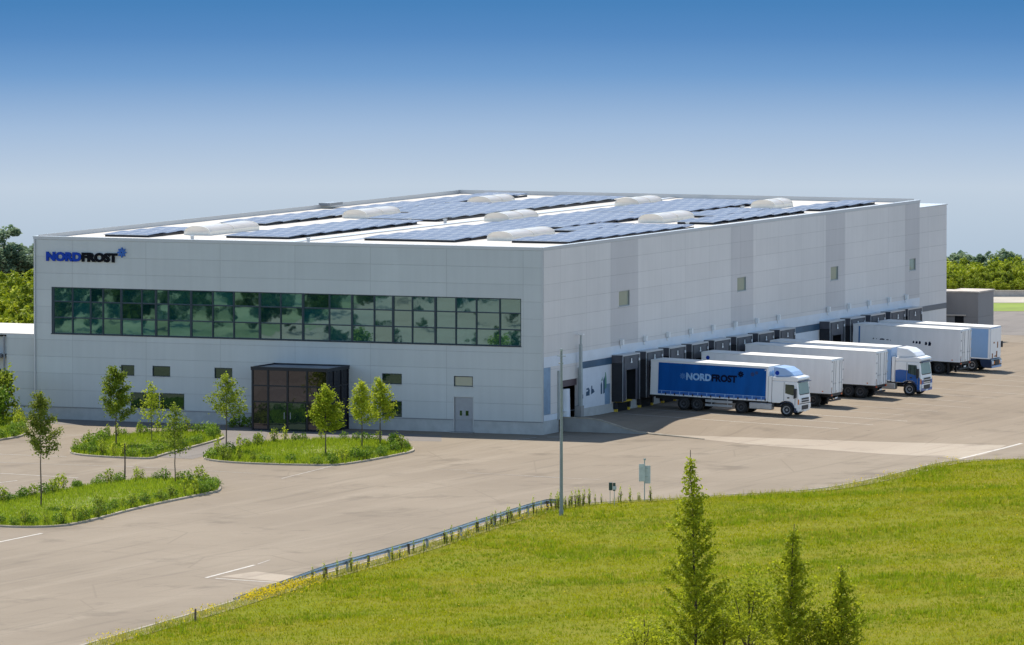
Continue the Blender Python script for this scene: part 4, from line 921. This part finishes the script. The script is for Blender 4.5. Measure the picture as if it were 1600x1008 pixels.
MB().box(.52, -HW - .03, 1.2, .64, -HW - .017, 3.55).build('blue_stripe', mat('blue_stripe', (.05, .16, .36), .4), t5)
b = MB()                                             # broken dark marks low on the side, only their tops show above the next roof
for x, wd, z, h in ((1.75, .12, 2.55, .10), (2.05, .06, 2.55, .07), (2.35, .45, 2.52, .12), (2.9, .25, 2.52, .07), (3.25, .06, 2.5, .06), (5.2, .16, 2.40, .20), (5.45, .2, 2.38, .22), (5.72, .2, 2.36, .26), (6.25, .22, 2.30, .28), (6.55, .25, 2.26, .36)):
    b.prism([(x, z), (x + wd * .8, z), (x + wd, z + h * .5), (x + wd * .6, z + h), (x + wd * .1, z + h * .8)], -HW - .012, -HW - .002)
b.build_each('dark_marks', 'print_dark', t5)
# 4: white trailer with blue and white tractor
t4 = lorry_root('articulated_lorry', 1.6, 43.3, 'white articulated lorry with a blue and white cab standing between white trailers', 'lorry')
LN4 = 10.2
trailer_body(t4, LN4, 'body_blue'); side_lamps(t4, LN4)
for x in (2.4, 3.5): wheel(t4, x, -HW + .02, dual=True); wheel(t4, x, HW - .02, side=1, dual=True)
wheel(t4, 8.1, -1.22, dual=True); wheel(t4, 8.1, 1.22, side=1, dual=True)
MB().box(7.4, -.45, .60, 12.3, .45, .90).build('tractor_chassis', 'chassis', t4); MB().box(8.8, -1.2, .42, 10.6, -.6, .92).build('fuel_tank', 'tank', t4, bevel=.06)
cab(t4, 10.55, 'cab_blue', 'cab_white', False)
# 6: box lorry whose body overhangs a low dark blue front
t6 = lorry_root('box_lorry', 1.3, 68.6, 'pale blue and white box lorry with navy front, farthest in the row', 'lorry')
LN6 = 9.75
trailer_body(t6, LN6, 'body_blue', z1=3.6)
MB().box(LN6 - .18, -HW - .006, 1.06, LN6 + .004, -HW - .0012, 3.5).build('corner_panel', 'body_white', t6)
MB().box(LN6 + .001, -HW + .02, 1.1, LN6 + .05, HW - .02, 3.55).build('front_panel', 'body_white', t6, bevel=.02)
fl = MB().prism([(LN6 - 2.35, .62), (LN6 - 2.1, 1.0), (LN6 - 2.1, 1.04), (LN6 + .1, 1.04), (LN6 + .16, .85), (LN6 + .14, .32), (LN6 - .5, .32), (LN6 - .75, .5), (LN6 - .85, .95), (LN6 - 1.05, 1.0)], -HW, HW)
fl.build('lower_cab', 'cab_navy', t6, bevel=.04)
for s in (-1, 1):
    MB().box(LN6 + .13, s * .95 - .2, .62, LN6 + .2, s * .95 + .2, .88).build('headlight', 'lamp_clear', t6, bevel=.03)
    MB().box(LN6 + .13, s * .62 - .1, .62, LN6 + .2, s * .62 + .1, .88).build('indicator', 'lamp_orange', t6, bevel=.02)
MB().box(LN6 + .13, -.5, .55, LN6 + .22, .5, .98).build('grille', 'chassis', t6, bevel=.02)
MB().box(LN6 + .12, -1.15, .33, LN6 + .19, 1.15, .50).build_each('bumper', 'body_blue', t6, bevel=.02)
MB().box(LN6 + .02, HW + .06, 1.9, LN6 + .14, HW + .22, 2.4).box(LN6 + .0, HW + .01, 2.15, LN6 + .05, HW + .1, 2.2).build('mirror', 'chassis', t6)
b = MB()
for x0, z0_, w_, h_ in ((.3, 1.9, .25, .5), (-.6, 2.3, .3, .12), (.1, 1.15, .3, .5), (-.9, 1.1, .25, .4), (-.3, 1.2, .5, .1)): b.box(LN6 + .0505, x0, z0_, LN6 + .053, x0 + w_, z0_ + h_)
b.build_each('dirt_streak', 'rust', t6)
for x in (LN6 - 2.9, LN6 - 1.5): wheel(t6, x - .05, -HW + .02, dual=False); wheel(t6, x - .05, HW - .02, side=1)
for x in (2.2, 3.3): wheel(t6, x, -HW + .02, dual=True); wheel(t6, x, HW - .02, side=1, dual=True)

# ---------------------------------------------------------------- street furniture
lp = empty('lamp_post', at(877, 809)); tag(lp, 'tall plain green-grey steel lamp post standing at the edge of the grass bank', 'lamp post')
MB().tube([(0, 0, 0), (0, 0, 10.9)], [.12, .075], 12).build('shaft', 'pole', lp, smooth=False)
MB().tube([(0, 0, 0), (0, 0, .5)], .15, 12).build('base_sleeve', 'pole', lp)
MB().tube([(0, 0, 10.9), (0, 0, 11.05)], .10, 10).box(-.28, -.05, 10.55, .28, .05, 10.62).build('top_fitting', 'galv', lp)
MB().tube([(-.18, 0, 10.1), (.12, 0, 10.1)], .05, 8).build('bracket', 'galv', lp)
sp_ = empty('road_sign', at(1007, 786)); tag(sp_, 'grey metal road sign seen from behind on a slim post by the kerb', 'sign'); sp_.rotation_euler = (0, 0, PSI * -1 + .35)
MB().tube([(0, 0, 0), (0, 0, 2.95)], .038, 8).build('post', 'galv', sp_)
MB().box(-.42, -.07, 1.45, .02, -.045, 2.62).build('sign_plate', 'sign_plate', sp_, bevel=.01)
sp2 = MB().box(-.03, .045, 1.30, .40, .065, 2.5).build('sign_plate', 'sign_plate', sp_, bevel=.01); sp2.rotation_euler = (0, 0, -.35)
MB().box(-.40, -.044, 1.75, .40, -.02, 1.80).box(-.40, -.044, 2.3, .36, -.02, 2.35).build('bracket', 'galv', sp_)
MB().box(-.06, -.05, 2.86, .08, .05, 2.98).build('post_cap', 'galv', sp_)
gs = empty('meter_box', at(957, 792)); tag(gs, 'small dark green box on two thin posts beside the kerb', 'utility box'); gs.rotation_euler = (0, 0, .3)
MB().tube([(-.16, 0, 0), (-.16, 0, 1.15)], .02, 6).build('post', 'galv', gs); MB().tube([(.12, 0, 0), (.12, 0, 1.3)], .025, 6).build('post', 'galv', gs)
MB().box(-.24, -.06, 1.10, .0, .1, 1.62).box(.03, -.05, 1.06, .20, .1, 1.60).build('box', 'green_box', gs, bevel=.02)
MB().box(.02, -.075, 1.15, .27, -.055, 1.38).build('plate', 'sign_plate', gs)
# guardrail
gr = empty('guardrail', (0, 0, 0)); tag(gr, 'steel crash barrier with posts running along the near edge of the road', 'guardrail')
rp = [Vector((edge_x(y) + .75, y, bank_z(edge_x(y) + .75, y))) for y in np.arange(-108.0, -56.0, 2.0)]
tops = [.62] * len(rp); tops[-1] = .5
rp = [Vector((rp[0].x + 1.0, -123.0, .06)), Vector((rp[0].x + .3, -113.0, .06))] + rp; tops = [.02, .38] + tops
wprof = [(0, -.15), (-.05, -.11), (-.05, -.07), (0, -.02), (0, .02), (-.05, .07), (-.05, .11), (0, .15), (.02, .15), (-.02, .09), (.02, .0), (-.02, -.09), (.02, -.15)]
b = MB(); m_ = len(wprof)
for p, tz in zip(rp, tops):
    for dx, dz in wprof: b.v.append((p.x + dx, p.y, p.z + tz - .0 + dz))
for i in range(len(rp) - 1):
    for j in range(m_): b.f.append((i * m_ + j, i * m_ + (j + 1) % m_, (i + 1) * m_ + (j + 1) % m_, (i + 1) * m_ + j))
b.build('beam', 'rail', gr)
for i in range(2, len(rp), 2): p = rp[i]; MB().box(p.x + .03, p.y - .06, p.z - .2, p.x + .15, p.y + .06, p.z + .66).build('post', 'wood' if i % 4 else 'rail', gr)
mk = empty('marker_post', at(305, 974)); tag(mk, 'short weathered wooden stake in yellow flowers at the road edge', 'post')
MB().tube([(0, 0, 0), (.02, 0, .8)], [.07, .055], 7).build('stake', 'wood', mk); MB().tube([(.02, 0, .8), (.02, 0, .84)], [.06, .03], 7).build('cap', 'wood', mk)

# ---------------------------------------------------------------- planting
def bed(name, px, zh=.12):
    pts = [at(u, v) for u, v in px]; n = len(pts); sm = []
    for i in range(n):
        a, b_, c = pts[i - 1], pts[i], pts[(i + 1) % n]
        for k in range(4): t = k / 4; sm.append((a * (1 - t) + b_ * t) * .5 * (1 - t) + (a * (1 - t) + b_ * t) * .5 * (1 - t) * 0 + ((a.lerp(b_, .5 + t / 2)) * (1 - t) + (b_.lerp(c, t / 2)) * t) - (a * (1 - t) + b_ * t) * .5 * (1 - t))
    cen = sum((p for p in sm), Vector()) / len(sm)
    k = MB(); m2 = len(sm); area = sum(sm[i].x * sm[(i + 1) % m2].y - sm[(i + 1) % m2].x * sm[i].y for i in range(m2))
    inn = []
    for i in range(m2):
        d = (sm[(i + 1) % m2] - sm[i - 1]).normalized(); nn = Vector((-d.y, d.x, 0)) * (1 if area > 0 else -1); inn.append(sm[i] + nn * .22)
    for i in range(m2): k.v += [(sm[i].x, sm[i].y, 0), (sm[i].x, sm[i].y, zh), (inn[i].x, inn[i].y, zh), (inn[i].x, inn[i].y, zh - .06)]
    for i in range(m2):
        for j in range(3): a = 4 * i; b2 = 4 * ((i + 1) % m2); k.f.append((a + j, b2 + j, b2 + j + 1, a + j + 1))
    tag(k.build('bed_kerb', 'kerb'), kind='structure')
    s = MB(); s.v = [(p.x, p.y, zh - .04) for p in inn] + [(cen.x, cen.y, zh + .10)]; s.f = [(i, (i + 1) % m2, m2) for i in range(m2)]
    tag(s.build('planting_bed', 'soil', smooth=True), kind='structure')
    return inn, cen
def inside(x, y, poly):
    c = np.zeros(len(x), bool); n = len(poly)
    for i in range(n):
        a, b_ = poly[i], poly[i - 1]
        cond = ((a.y > y) != (b_.y > y)) & (x < (b_.x - a.x) * (y - a.y) / (b_.y - a.y + 1e-12) + a.x); c ^= cond
    return c
BEDS = {'B': [(-120, 806), (-60, 816), (0, 825), (78, 825), (125, 820), (219, 794), (312, 775), (349, 768), (341, 757), (250, 748), (150, 757), (30, 780), (-60, 795)],
        'A2': [(104, 707), (120, 712.5), (178, 716), (238, 718.5), (250, 713), (348, 688), (352, 682), (330, 676), (190, 680), (128, 694)],
        'A3': [(303, 716), (350, 724.5), (503, 729), (547, 726.5), (634, 710), (651, 705), (640, 698), (600, 691), (545, 687), (420, 691), (380, 698)],
        'A1': [(-120, 700), (-40, 694), (0, 689), (36, 683), (46, 676), (42, 658), (0, 652), (-80, 655)]}
bed_poly = {}
for k_, px in BEDS.items():
    inn, cen = bed(k_, px); bed_poly[k_] = (inn, cen)
    x0, x1 = min(p.x for p in inn), max(p.x for p in inn); y0, y1 = min(p.y for p in inn), max(p.y for p in inn)
    n = int((x1 - x0) * (y1 - y0) * 22); gx = rng.uniform(x0, x1, n); gy = rng.uniform(y0, y1, n); ok = inside(gx, gy, inn)
    blades('bed_grass', np.stack([gx, gy, np.full(n, .10)], 1)[ok], .26, 'blade_bed', .03, 4, .12)

def tube_tree(b, h, r0, lean=(0, 0), limbs=9, ch=.35, cw=1.0, seed=1, up=.6):
    rr = random.Random(seed); pts = []
    for k in range(9):
        t = k / 8; pts.append((lean[0] * t * t + rr.uniform(-.03, .03) * h * .15, lean[1] * t * t + rr.uniform(-.03, .03) * h * .15, h * t * .97))
    pts[0] = (0, 0, -.05)
    b.tube(pts, [r0 * (1 - .85 * k / 8) for k in range(9)], 7)
    ends = []
    for k in range(limbs):
        t = ch + (.95 - ch) * (k + rr.random() * .6) / limbs; i = min(7, int(t * 8)); f = t * 8 - i
        p = Vector(pts[i]).lerp(Vector(pts[i + 1]), f); an = k * 2.4 + rr.uniform(-.4, .4); ln = cw * (1.05 - .75 * (t - ch) / (1 - ch)) * rr.uniform(.75, 1.1)
        e = p + Vector((math.cos(an) * ln, math.sin(an) * ln, ln * up)); b.tube([p, p.lerp(e, .5) + Vector((0, 0, -.04 * ln)), e], [r0 * .35 * (1 - t * .5), r0 * .2, r0 * .07], 5); ends.append((p, e))
    return pts, ends
def sapling(name, base, top_z, wid, ch, dens, m, seed, label, cat='tree', group=None, r0=.055, leaf=.085, bark='bark', up=.6, cone=.5):
    h = top_z - base[2] if top_z > base[2] else top_z
    t = empty(name, base); tag(t, label, cat, group)
    b = MB(); rr = np.random.default_rng(seed); pts, ends = tube_tree(b, h, r0, limbs=16, ch=ch, cw=wid * .5, seed=seed, up=up)
    b.build('trunk', bark, t, smooth=True)
    P = []
    for p, e in ends:
        for _ in range(int(1.5 * dens * (.5 + (e - p).length))):
            f = rr.uniform(.25, 1.08); q = p.lerp(e, f); P.append((q.x + rr.normal(0, .15), q.y + rr.normal(0, .15), q.z + rr.normal(0, .16)))
    for _ in range(int(dens * 4)):                     # leader
        f = rr.uniform(max(ch, .35), 1.0); i = min(7, int(f * 8)); q = Vector(pts[i]).lerp(Vector(pts[i + 1]), f * 8 - i); s = .04 + wid * .20 * (1 - f); P.append((q.x + rr.normal(0, s), q.y + rr.normal(0, s), q.z + rr.normal(0, .12)))
    V, F = leaves(np.array(P), leaf); np_mesh('crown', V, F, m, t)
    return t
PXM = 20.9
def px_tree(u, v, top, wpx, chpx, dens, m, seed, label, **k):
    p = at(u, v); d = (p - CAM).dot(FW); h = (v - top) * d / FOC; return sapling('sapling_tree', (p.x, p.y, .08), h + .08, wpx * d / FOC, 1 - (chpx - top) / (v - top), dens, m, seed, label, group='young trees in the planting beds', **k)
px_tree(64, 796, 607, 64, 712, 105, 'leaf_dark', 11, 'slender dark-leaved young tree at the front of the nearest planting bed')
px_tree(181.5, 699, 571, 62, 657, 120, 'leaf_sap', 12, 'dense young tree with a straight stem in the left middle bed')
px_tree(237, 693, 597, 44, 665, 26, 'leaf_lime', 13, 'sparse pale green sapling in front of the dark lower windows', r0=.03)
px_tree(273.5, 757, 630, 52, 712, 38, 'leaf_sap', 14, 'thin sapling with gappy crown at the right of the nearest bed', r0=.045)
px_tree(353.5, 708, 583, 66, 655, 58, 'leaf_sap', 15, 'round airy young tree left of the glass entrance porch', up=.45)
px_tree(509, 714, 602, 62, 674, 130, 'leaf_lime', 16, 'bright lime young tree standing in front of the glass porch', up=.35)
px_tree(565.5, 702, 595, 42, 662, 75, 'leaf_lime', 17, 'narrow lime sapling just right of the glass porch')
px_tree(594, 697, 592, 52, 660, 75, 'leaf_lime', 18, 'lime sapling in front of the small window right of the porch')
st = empty('tree_stake', at(195, 752)); tag(st, 'bare dark stem standing alone among shrubs of the nearest bed', 'stake')
MB().tube([(0, 0, 0), (.02, 0, 1.2), (.0, .02, 2.6)], [.06, .05, .035], 7).build('stem', 'bark_dark', st); MB().tube([(.0, 0, 2.0), (.25, .1, 2.5)], [.02, .01], 5).build('twig', 'bark_dark', st)

# shrubs
def shrub(name, r, h, n, m, seed, leaf=.07):
    rr = np.random.default_rng(seed); t = empty(name); b = MB()
    for k in range(5): a = k * 1.3; b.tube([(0, 0, -.02), (math.cos(a) * r * .5, math.sin(a) * r * .5, h * .7)], [.02, .008], 5)
    b.build('stem', 'bark', t)
    u = rr.normal(size=(n, 3)); u /= np.linalg.norm(u, axis=1, keepdims=True); rad = rr.uniform(.35, 1.05, (n, 1)) ** .6
    lump = 1 + .25 * np.sin(u[:, :1] * 5 + seed) * np.cos(u[:, 1:2] * 4 + seed)
    P = u * rad * lump * np.array([r, r, h * .55]) + np.array([0, 0, h * .52]); P[:, 2] = np.abs(P[:, 2])
    V, F = leaves(P, leaf); np_mesh('foliage', V, F, m, t); return t
protos = [shrub('shrub', .42, .75, 230, 'leaf_shrub', 1), shrub('shrub', .34, .95, 200, 'leaf_sap', 2), shrub('shrub', .55, .6, 260, 'leaf_shrub', 3), shrub('shrub', .30, 1.05, 150, 'leaf_lime', 4)]
used = [False] * 4
SH_LAB = ['rounded mid green shrub', 'upright olive green shrub', 'low spreading green shrub', 'tall pale lime shrub']
BED_LAB = {'B': 'in the nearest planting bed by the road', 'A2': 'in the middle bed left of the footpath', 'A3': 'in the bed before the glass porch', 'A1': 'in the bed at the far left edge'}
def put_shrub(k, x, y, z, s, bedk):
    o = protos[k] if not used[k] else copy_tree(protos[k]); used[k] = True
    o.location = (x, y, z); o.rotation_euler = (0, 0, random.uniform(0, 6.28)); o.scale = (s, s, s * random.uniform(.85, 1.2))
    tag(o, SH_LAB[k] + ' ' + BED_LAB[bedk], 'shrub', SH_LAB[k] + 's ' + BED_LAB[bedk])
for bk_, (inn, cen) in bed_poly.items():
    m2 = len(inn); per = [(inn[i], inn[(i + 1) % m2]) for i in range(m2)]; step = {'B': .85, 'A2': 1.15, 'A3': 1.05, 'A1': 1.3}[bk_]; acc = 0
    for a, c in per:
        ln = (c - a).length; pos = step - acc
        while pos < ln:
            p = a.lerp(c, pos / ln); q = p.lerp(cen, min(.5, .7 / max(.1, (p - cen).length))); pu = 800 + FOC * (q - CAM).dot(RT) / (q - CAM).dot(FW)
            if -60 < pu and random.random() < .86: put_shrub(random.choice([0, 0, 1, 2, 3]), q.x + random.uniform(-.35, .35), q.y + random.uniform(-.35, .35), .08, random.uniform(.7, 1.15), bk_)
            pos += step * random.uniform(.7, 1.3)
        acc = (ln - (pos - step)) % step
for (u, v, k, s) in ((395, 668, 2, 1.3), (375, 667, 2, 1.2), (362, 668, 0, 1.0)): p = at(u, v); put_shrub(k, p.x, p.y, .0, s, 'A2')
# bushes at the far left beside the low annex
def bush_tree(name, u, v, h, r, n, m, seed, label, base=None, leaf=.16, cat='bush'):
    p = base or at(u, v); t = empty(name, (p[0], p[1], p[2])); tag(t, label, cat); rr = np.random.default_rng(seed); b = MB()
    b.tube([(0, 0, -.1), (.1, 0, h * .5), (.0, .1, h * .85)], [.10, .07, .02], 7)
    for k in range(7): a = k * .9; b.tube([(0, 0, h * .3), (math.cos(a) * r * .6, math.sin(a) * r * .6, h * (.5 + .05 * k))], [.05, .015], 5)
    b.build('trunk', 'bark', t)
    cl = rr.normal(size=(22, 3)); cl /= np.linalg.norm(cl, axis=1, keepdims=True); cl = cl * rr.uniform(.4, .95, (22, 1)) * np.array([r, r, h * .46]) + np.array([0, 0, h * .52])
    P = cl[rr.integers(0, 22, n)] + rr.normal(0, r * .2, (n, 3)); P[:, 2] = np.abs(P[:, 2])
    V, F = leaves(P, leaf); np_mesh('crown', V, F, m, t); return t
bush_tree('leafy_bush', 4, 660, 4.6, 1.3, 1500, 'leaf_sap', 31, 'tall leafy bush against the low annex at the left edge')
bush_tree('leafy_bush', -22, 666, 4.0, 1.6, 1500, 'leaf_shrub', 32, 'dark bush cut by the left picture edge')

# woodland trees
def forest_proto(seed, h, r, n, m, leaf):
    t = empty('woodland_tree'); n = int(n * 1.8); rr = np.random.default_rng(seed); b = MB()
    b.tube([(0, 0, -.4), (.1, .05, h * .45), (.0, .1, h * .85)], [.16 * h / 8, .12 * h / 8, .03], 7)
    for k in range(8): a = k * .85; b.tube([(0, 0, h * (.2 + .04 * k)), (math.cos(a) * r * .6, math.sin(a) * r * .6, h * (.45 + .05 * k))], [.06, .02], 5)
    b.build('trunk', 'bark', t); nc = 46
    cl = rr.normal(size=(nc, 3)); cl /= np.linalg.norm(cl, axis=1, keepdims=True)
    cl = cl * rr.uniform(.25, 1.0, (nc, 1)) * np.array([r * .85, r * .85, h * .44]) + np.array([0, 0, h * .53]); cl[:, :2] += rr.normal(0, .12 * r, (nc, 2))
    sz = rr.uniform(.12, .26, nc) * r; ci = rr.integers(0, nc, n); u = rr.normal(size=(n, 3)); u /= np.linalg.norm(u, axis=1, keepdims=True)
    P = cl[ci] + u * (sz[ci, None] * rr.uniform(.6, 1.1, (n, 1))); P[:, 2] = np.maximum(P[:, 2], .1)
    V, F = leaves(P, leaf); np_mesh('crown', V, F, m, t); return t
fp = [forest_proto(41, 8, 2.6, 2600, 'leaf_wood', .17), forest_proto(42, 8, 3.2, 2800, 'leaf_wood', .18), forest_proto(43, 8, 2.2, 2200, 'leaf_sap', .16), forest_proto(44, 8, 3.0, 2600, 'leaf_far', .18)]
fused = [False] * 4
def wood(k, u, t, vtop, label, group, wk=1.0):
    x, y = att(u, t); zb = gfar(t); h = max(1.0, ztop(vtop, t) - zb)
    o = fp[k] if not fused[k] else copy_tree(fp[k]); fused[k] = True
    o.location = (x, y, zb); o.rotation_euler = (0, 0, random.uniform(0, 6.28)); s = h / 8.2; o.scale = (s * wk, s * wk, s)
    tag(o, label, 'tree', group)
LW = 'bushy green tree in the wood behind the left annex'
for t, v0, stp in ((628, 474, 17), (645, 452, 19), (665, 432, 20), (690, 412, 22)):
    u = -110 + random.uniform(0, 15)
    while u < 120: wood(random.choice([0, 1, 2]), u, t + random.uniform(-6, 6), v0 + random.uniform(-12, 12), LW, 'trees of the wood behind the left annex', 1.15); u += stp * random.uniform(.8, 1.3)
LF = 'hazy dark green tree on the skyline at the left'
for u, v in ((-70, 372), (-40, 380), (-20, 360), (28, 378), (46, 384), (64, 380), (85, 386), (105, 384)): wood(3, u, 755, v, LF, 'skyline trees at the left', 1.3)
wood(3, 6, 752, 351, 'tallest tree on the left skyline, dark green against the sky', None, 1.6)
RW = 'bushy green tree in the wood beyond the right annex'
for t, v0, stp in ((769, 446, 16), (778, 434, 18), (795, 424, 20), (815, 412, 18), (840, 405, 17), (865, 400, 17)):
    u = 1440 + random.uniform(0, 15)
    while u < 1720: wood(random.choice([0, 1, 2]), u, t + random.uniform(-3, 3), v0 + random.uniform(-7, 7), RW, 'trees of the wood beyond the right annex', 1.25); u += stp * random.uniform(.7, 1.2)
u = 1440
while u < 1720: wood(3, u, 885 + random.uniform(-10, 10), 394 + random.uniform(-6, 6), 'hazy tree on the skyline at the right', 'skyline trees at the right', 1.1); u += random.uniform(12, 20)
# low wall before the right-hand wood
lw = empty('garden_wall', (*att(1600, 756), 0)); tag(lw, 'low pale wall in front of the wood at the right edge', 'wall'); lw.rotation_euler = (0, 0, -PSI)
MB().box(-6, 0, 0, 9, .3, .55).build('wall_slab', 'stone', lw); MB().box(-6.05, -.04, .551, 9.05, .34, .62).build('coping', 'gravel', lw)
sheet('meadow', [(-62, -80), (-100, -70), (-160, -110), (-170, -190), (-95, -190), (-74, -120)], 0.015, 'meadow')
# wood opposite the facade: out of frame, seen as a reflection in the glazing
V, F = [], []; off = 0
def mirror_tree(x0, sd, sc, zk=1.0):
    global off
    x = x0 - .392 * sd; y = -.92 * sd
    pu = 800 + FOC * ((x - CAM.x) * RT.x + (y - CAM.y) * RT.y) / fwd(x, y)
    if pu > -160: return
    src = fp[rng.integers(0, 3)]; cr = [c for c in kids(src) if c.name.startswith('crown')][0].data; n = len(cr.vertices); co = np.empty(n * 3, np.float32); cr.vertices.foreach_get('co', co)
    V.append(co.reshape(-1, 3) * np.array([sc, sc, sc * zk]) + np.array([x, y, 0])); F.append(np.arange(n).reshape(-1, 4) + off); off += n
for x0 in np.arange(-62, -22, 3.2): mirror_tree(x0 + rng.uniform(-1, 1), rng.uniform(96, 112), rng.uniform(.35, .75)); mirror_tree(x0 + rng.uniform(-1, 1), rng.uniform(122, 150), rng.uniform(.7, 1.0))
for x0 in np.arange(-26, 22, 2.6): mirror_tree(x0 + rng.uniform(-1, 1), rng.uniform(146, 168), rng.uniform(.6, 1.0))
for x0 in (-20, -16.5, -14, -4, 0, 3): mirror_tree(x0, rng.uniform(88, 100), rng.uniform(.30, .5), .7)
for x0 in (-9, 1.5, 4.5): mirror_tree(x0, rng.uniform(118, 130), rng.uniform(.5, .7))
tag(np_mesh('roadside_wood', np.concatenate(V), np.concatenate(F), 'leaf_road'), kind='stuff')

# foreground young trees on the bank
def bank_pt(u, v):
    d = ray(u, v); k = 300.0
    while k < 700:
        p = CAM + d * k
        if p.z <= bank_z(p.x, p.y): return p
        k += .25
    return CAM + d * k
def young(u, v, top, wpx, n, seed, label, lean=0):
    p = bank_pt(u, v); d = (p - CAM).dot(FW); h = (v - top) * d / FOC; wd = wpx * d / FOC
    t = empty('young_tree', p); tag(t, label, 'tree', 'young trees on the grass bank'); b = MB(); rr = np.random.default_rng(seed); rd = random.Random(seed)
    lx = lean * d / FOC; pts = []
    for k in range(11): f = k / 10; pts.append((RT.x * lx * f + rd.uniform(-.04, .04), RT.y * lx * f + rd.uniform(-.04, .04), h * f))
    b.tube(pts, [.085 * (1 - .9 * k / 10) + .008 for k in range(11)], 7); P = []
    for k in range(85):
        f = .06 + .90 * k / 85; i = min(9, int(f * 10)); q = Vector(pts[i]).lerp(Vector(pts[i + 1]), f * 10 - i); an = k * 2.4 + rd.uniform(-.5, .5)
        ln = wd * .5 * min(1.0, (1 - f) * 1.55 + .03) * rd.uniform(.55, 1.1); e = q + Vector((math.cos(an) * ln * .85, math.sin(an) * ln * .85, ln * .75)); b.tube([q, e], [.02 * (1 - f) + .006, .004], 4)
        for _ in range(int(3.2 * n / 85 * (1.18 - f) * (1 if f < .8 else .55))): g_ = rd.uniform(.15, 1.05); c = q.lerp(e, g_); P.append((c.x + rr.normal(0, .09), c.y + rr.normal(0, .09), c.z + rr.normal(0, .10)))
    b.build('trunk', 'bark_dark', t)
    V, F = leaves(np.array(P), .085); np_mesh('crown', V, F, 'leaf_young', t)
young(1090, 1090, 702, 138, 5600, 51, 'tallest slim young tree on the grass bank with a bare tip', -12)
young(1232, 1090, 818, 135, 4200, 52, 'middle-height young tree on the bank between its two neighbours', 8)
young(1314, 1085, 882, 110, 3200, 53, 'shortest young tree on the bank, right of the other two', 0)
for i, (u, v, hh, r, n, lab) in enumerate(((1168, 1075, 6.2, 1.9, 6500, 'leafy bush filling the gap between the two taller young trees'), (1005, 1080, 4.3, 1.7, 3600, 'low bush left of the tallest young tree at the bottom edge'), (1275, 1085, 4.6, 1.3, 3200, 'low bush between the two right young trees'), (1128, 1085, 4.8, 1.4, 3400, 'leafy bush at the foot of the tallest young tree'))):
    p = bank_pt(u, v); bush_tree('leafy_bush', 0, 0, hh, r, n, 'leaf_young', 60 + i, lab, base=p, leaf=.07)

# weeds and yellow flowers along the road edge
n = 5200; yy = rng.uniform(-150, 8, n); xx = np.interp(yy, EY, EX) + np.abs(rng.normal(.5, .6, n)) + .3
cl = np.sin(yy * 1.9) + np.sin(yy * .73 + 1); keep = rng.uniform(-2, 2, n) < cl - .5 + .9 * (yy < -55)
blades('roadside_weeds', np.stack([xx, yy, np.full(n, .05)], 1)[keep], .36, 'weed', .014, 3, .10, .35)
n = 2600; yy = np.concatenate([rng.uniform(-150, -60, n), rng.normal(-117, 5, 1600), rng.uniform(-40, 5, 400)]); xx = np.interp(yy, EY, EX) + np.abs(rng.normal(.3, .8, len(yy))) + .2
P = np.stack([xx, yy, rng.uniform(.15, .55, len(yy))], 1); cl = np.sin(yy * .9) + np.sin(yy * .37); P = P[(cl > .1) | (np.abs(yy + 117) < 7)]
V, F = leaves(P, .055); tag(np_mesh('yellow_wildflowers', V, F, 'flower'), kind='stuff')
wy = list(rng.uniform(-112, -54, 46)) + list(rng.uniform(-60, -50, 26))
for i, y in enumerate(wy):
    if i == 0: pw = shrub('tall_weed', .13, 1.0, 60, 'leaf_lime', 77, .05); o = pw
    else: o = copy_tree(pw)
    x = edge_x(y) + random.uniform(.85, 1.6); s = random.uniform(.6, 1.2); o.location = (x, y, bank_z(x, y)); o.scale = (s, s, s); o.rotation_euler = (0, 0, random.uniform(0, 6))
    tag(o, 'thin upright green weed growing beside the crash barrier', 'weed', 'weeds along the crash barrier')
